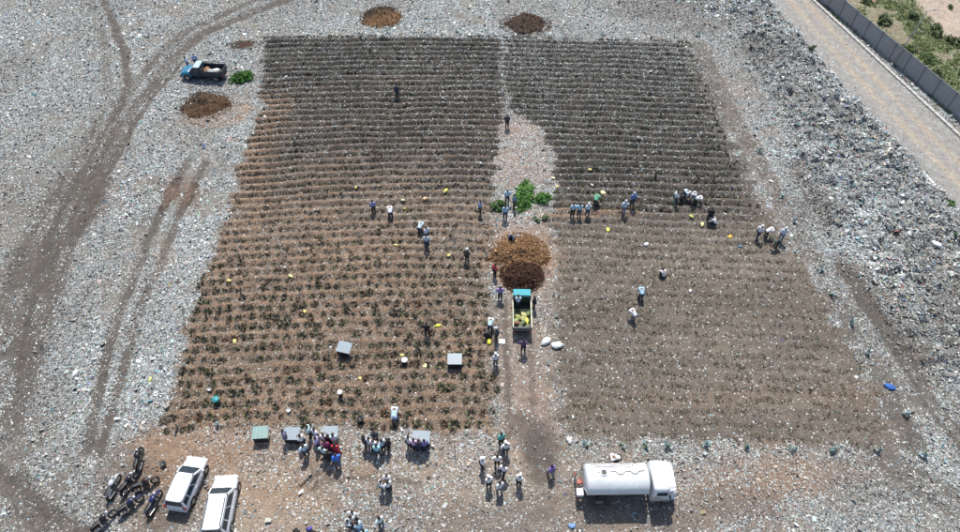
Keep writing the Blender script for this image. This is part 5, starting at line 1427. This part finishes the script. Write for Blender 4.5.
people = [
 # visitors round the panels
 (287, 440, 'stand', -70, (.24, .22, .34), NV, 'person in a greyish purple shirt at the left end of the panel row', GV, None),
 (304.5, 445, 'phone', 60, (.62, .58, .56), JE, 'person in an off white shirt leaning over the second panel', GV, None),
 (307.5, 455, 'hips', 30, (.42, .52, .64), JE, 'person in pale blue shirt and jeans, lowest of the left visitors', GV, None),
 (311.5, 436, 'stand', 100, (.42, .56, .64), BK, 'person in light blue shirt standing behind the left visitors', GV, None),
 (317.5, 439, 'phone', -40, WH, NV, 'person in a white shirt right of the one in light blue', GV, None),
 (319.5, 447, 'stand', 80, (.40, .34, .58), (.08, .05, .18), 'person in lilac with dark purple trousers, right of the left visitors', GV, None),
 (326.5, 444, 'phone', -10, WH, BK, 'person in white at the left corner of the third panel', GV, None),
 (336.5, 445, 'phone', 10, (.36, .52, .60), GY_, 'person in light blue at the right corner of the third panel', GV, None),
 (331.5, 445.5, 'stand', 0, BK, BK, 'person in black between the white and light blue visitors', GV, None),
 (328.5, 451, 'sari', 0, MR, (.14, .02, .10), 'woman in a maroon dress in the middle of the crowd', GV, None),
 (337.8, 454, 'sari', 0, RD, (.30, .02, .03), 'woman in a bright red dress in the middle of the crowd', GV, None),
 (326, 457, 'hips', -30, (.45, .58, .66), NV, 'person in pale blue at the left flank of the crowd', GV, None),
 (331.5, 461, 'stand', 10, BK, BK, 'person all in black at the front of the crowd', GV, None),
 (339, 464.5, 'walk', 10, BB, (.10, .16, .30), 'person in a vivid blue shirt at the front of the crowd', GV, None),
 (366, 446, 'stand', -60, (.03, .035, .05), BK, 'person in dark clothes at the left side of the round group', GV, None),
 (370.8, 448, 'stand', -30, (.66, .54, .62), GY_, 'person in pale pink inside the round group, left', GV, None),
 (375.5, 449.5, 'phone', 170, (.62, .52, .56), NV, 'person in whitish pink at the centre of the round group', GV, None),
 (376.5, 441, 'phone', 180, (.02, .03, .05), (.02, .03, .05), 'person in a dark suit at the back of the round group', GV, None),
 (378.5, 455, 'phone', 0, (.28, .52, .60), JE, 'person in turquoise blue at the front of the round group', GV, None),
 (384, 450, 'hips', 50, (.38, .48, .66), NV, 'person in periwinkle shirt right of the turquoise one', GV, None),
 (389.5, 449, 'stand', 70, BK, BK, 'person in black at the right side of the round group', GV, None),
 (409.5, 447, 'stand', -40, (.50, .50, .50), BK, 'person in a black and white patterned top left of the pink one', GV, None),
 (415, 449.5, 'hips', -15, (.60, .38, .56), (.03, .03, .05), 'person in pink at the fourth panel', GV, None),
 (420, 451, 'phone', 0, NV, NV, 'person in navy at the front of the fourth panel', GV, None),
 (425.5, 450, 'stand', 20, (.16, .14, .34), NV, 'person in dark violet at the right corner of the fourth panel', GV, None),
 # lower clearing
 (389, 484, 'phone', 180, (.62, .68, .76), PB, 'man in white at the back of the group of three', GL, None),
 (382.5, 490, 'phone', -60, WH, (.12, .14, .16), 'man in white at the left of the group of three', GL, None),
 (390, 490.5, 'hips', 30, (.74, .76, .78), BK, 'man in white with black trousers at the right of the group of three', GL, None),
 (355.5, 520, 'hips', -20, (.60, .68, .74), BK, 'man in whitish blue at the back of the lowest group', GL, None),
 (354, 525, 'stand', 40, WH, (.08, .10, .14), 'man in plain white in the middle of the lowest group', GL, None),
 (350.5, 529, 'phone', -60, (.48, .50, .54), BK, 'man in grey at the left of the lowest group', GL, None),
 (361, 531, 'phone', 60, (.40, .52, .68), PB, 'man in light blue at the right of the lowest group', GL, None),
 (353.5, 538, 'stand', 0, (.03, .04, .07), BK, 'man in dark clothes cut by the lower edge under the lowest group', GL, None),
 (366.5, 538, 'stand', 20, (.30, .48, .68), (.3, .4, .55), 'man in sky blue cut by the lower edge right of the lowest group', GL, None),
 (382, 526, 'hips', 40, (.50, .66, .68), (.10, .08, .10), 'man in pale aqua standing alone near the lower edge', GL, None),
 (300, 538, 'stand', 90, BK, BK, 'person in black at the lower edge right of the cars', GL, None),
 (313.5, 537, 'walk', -60, (.03, .03, .05), BK, 'person wearing a violet blue cap at the lower edge', GL, (.10, .08, .40)),
 # path, lower end
 (501, 444.5, 'stand', 20, TL, BK, 'person in teal green at the lower end of the path', GP, None),
 (505.5, 453, 'hips', 10, (.76, .80, .80), JE, 'man in bright white right in front of the one in teal', GP, (.8, .8, .8)),
 (497, 465.5, 'hips', 0, WH, BK, 'broad man in white with black trousers in the path group', GP, None),
 (482, 468.5, 'stand', -70, WH, BK, 'man in white at the left end of the path group', GP, (.8, .8, .78)),
 (503, 475.5, 'walk', -30, (.66, .56, .62), NV, 'person in pale pink in the middle of the path group', GP, None),
 (489, 486.5, 'phone', 20, (.66, .72, .78), NV, 'man in bluish white low in the path group, left one', GP, (.8, .8, .8)),
 (499.5, 492, 'walk', 20, (.74, .76, .78), GY_, 'man in white lowest in the path group', GP, None),
 (518.5, 485, 'phone', -30, (.68, .72, .80), BK, 'man in white with a white cap right of the path group', GP, (.8, .8, .8)),
 (550.5, 475, 'walk', 30, (.20, .12, .36), GY_, 'person in purple walking alone left of the tanker', GP, None),
 (615, 463, 'bend', 100, WH, BK, 'man in white bending behind the tanker', GP, (.8, .8, .8)),
 # path, near the mini truck
 (500, 299, 'hips', 0, (.24, .18, .42), BK, 'person in violet standing left of the dark mulch heap', GP, None),
 (534, 308, 'stand', 90, BK, BK, 'person all in black standing right of the mini truck cab', GP, None),
 (490, 330, 'bend', -10, (.46, .62, .74), JE, 'man in light blue bending left of the mini truck', GP, None),
 (488, 336, 'squat', 80, (.04, .04, .05), BK, 'person in dark clothes crouching below the bending man', GP, None),
 (496.5, 340, 'stand', 70, (.05, .06, .08), BK, 'person in dark clothes facing the crouching one', GP, (.55, .58, .66)),
 (523, 352, 'hips', 0, (.07, .05, .11), BK, 'man in dark purple standing right behind the mini truck', GP, None),
 (495.5, 365, 'stand', 10, (.60, .66, .68), (.10, .12, .13), 'man in white shirt walking alone on the left of the path', GP, (.7, .7, .7)),
 # path, near the green seedlings
 (480, 214, 'stand', -90, (.18, .28, .46), BK, 'man in blue at the edge of the left plot by the seedlings', GP, None),
 (507, 203, 'hips', 180, LB, JE, 'man in light blue, highest of the three by the green seedlings', GP, None),
 (514, 208, 'stand', 90, (.12, .20, .34), NV, 'man in darker blue, right one of the three by the green seedlings', GP, None),
 (505, 219, 'stand', 0, (.30, .42, .56), JE, 'man in blue, lowest of the three by the green seedlings', GP, None),
 (512, 240, 'squat', 150, (.10, .13, .19), JE, 'person in dark blue crouching at the top of the orange heap', GP, None),
 (494.5, 276, 'stand', -60, (.38, .03, .05), BK, 'person in a red shirt left of the orange heap', GP, None),
 # left plot
 (374, 212, 'stand', 20, (.22, .24, .44), BK, 'worker in violet blue, left one of two in the upper left plot', GF, None),
 (391, 218, 'bend', 10, (.76, .78, .78), NV, 'worker with a white back bending beside the violet one', GF, None),
 (420.5, 233, 'bend', -20, (.44, .54, .66), NV, 'worker in pale blue, topmost of three in a line', GF, (.7, .74, .8)),
 (427.5, 240, 'stand', 40, (.46, .50, .62), NV, 'worker in greyish lilac, middle of three in a line', GF, None),
 (427, 248, 'stand', 0, (.40, .50, .66), JE, 'worker in light blue, lowest of three in a line', GF, None),
 (467, 262, 'stand', -20, (.06, .05, .05), BK, 'worker in dark clothes with white headscarf near the path', GF, (.75, .75, .75)),
 (427.5, 335, 'stand', 0, BK, BK, 'worker in black beside the yellow green bag', GF, None),
 (397.5, 97, 'stand', 0, (.03, .04, .08), NV, 'lone worker in navy high up in the left plot', GF, None),
 (395.5, 420, 'bend', 0, (.44, .58, .78), (.30, .40, .62), 'worker in light blue bending in the lowest rows of the left plot', GF, (.8, .8, .8)),
 # top
 (507, 128, 'stand', 0, (.04, .03, .05), BK, 'lone worker in black on the upper end of the path', GP, None),
 (189.5, 69, 'hips', 120, (.30, .36, .52), GY_, 'man in blue grey standing left beside the pickup bonnet', 'men standing by the blue pickup', None),
 (197.5, 66.5, 'stand', -150, (.32, .38, .52), JE, 'man in blue grey standing right behind the pickup cab', 'men standing by the blue pickup', None),
 # right plot
 (572, 217, 'stand', 10, (.34, .48, .58), BK, 'worker in light blue, left of three in a row', GT, None),
 (578.5, 217, 'hips', -10, (.32, .48, .60), JE, 'worker in light blue, middle of three in a row', GT, None),
 (587, 216, 'walk', 0, (.44, .54, .62), JE, 'worker in pale blue with white cap, right of three in a row', GT, (.75, .78, .8)),
 (595, 206, 'bend', -30, (.08, .30, .18), BK, 'worker in a green shirt reaching to the large yellow bag', GT, None),
 (623, 214, 'walk', -10, (.44, .52, .60), (.14, .20, .26), 'worker in pale grey blue left of the darker blue one', GT, (.6, .65, .7)),
 (631.5, 206.5, 'stand', 0, (.10, .16, .36), NV, 'worker in deep blue standing in the upper right plot', GT, (.45, .55, .7)),
 (674, 203.5, 'walk', -90, (.66, .74, .72), (.05, .12, .14), 'worker with white back at the left of the busy group', GT, None),
 (684, 197, 'bend', 200, (.42, .50, .66), NV, 'worker in light blue bending in the middle of the busy group', GT, None),
 (692, 201, 'bend', 160, (.46, .54, .68), (.04, .08, .12), 'worker in pale blue bending right of the middle of the busy group', GT, None),
 (681.5, 202, 'squat', 30, BK, BK, 'worker in black crouching below the busy group', GT, None),
 (695, 204, 'bend', -80, (.76, .80, .80), (.03, .06, .05), 'worker with white back bending low at the right of the busy group', GT, None),
 (708, 221, 'stand', -20, BK, BK, 'worker in black standing above a pale yellow bag', GT, None),
 (713, 225, 'squat', 60, (.80, .80, .80), BK, 'worker in white crouching right of the one in black', GT, None),
 (756, 239, 'walk', -60, (.62, .60, .72), (.05, .06, .10), 'worker in pale lilac, left of the last three', GT, (.75, .72, .8)),
 (765, 237, 'bend', -70, (.78, .82, .84), (.06, .06, .05), 'worker with a white back bending, middle of the last three', GT, None),
 (779.5, 241, 'walk', -30, (.50, .52, .70), GY_, 'worker in lilac blue, right of the last three', GT, (.75, .75, .8)),
 (775, 247, 'bend', 100, (.03, .06, .06), (.02, .03, .03), 'worker in dark clothes bending below the last three', GT, None),
 (640, 299, 'bend', 0, (.30, .46, .66), NV, 'worker in sky blue in the middle of the right plot', GT, (.65, .75, .8)),
 (662.5, 277, 'squat', 20, (.50, .48, .46), BK, 'worker with black and white clothing crouching in the right plot', GT, None),
 (632.5, 320, 'bend', 30, (.78, .80, .78), GY_, 'worker in white bending below the sky blue one', GT, None),
]
for p in people:
    px, py, ps, rz, c1, c2, lab, grp, cap = p
    person(px, py, ps, rz + random.uniform(-8, 8), c1, c2, lab, grp, cap, random.uniform(1.0, 1.08))
# man standing on the load bed of the mini truck
o = person(500, 300, 'phone', 0, (.38, .48, .54), (.03, .04, .05), 'man in light blue standing on the bed of the mini truck', GP)
o.location = (TRK[0] - .33, TRK[1] + .45, TRK[2] + .71)
bpy.context.view_layer.update()
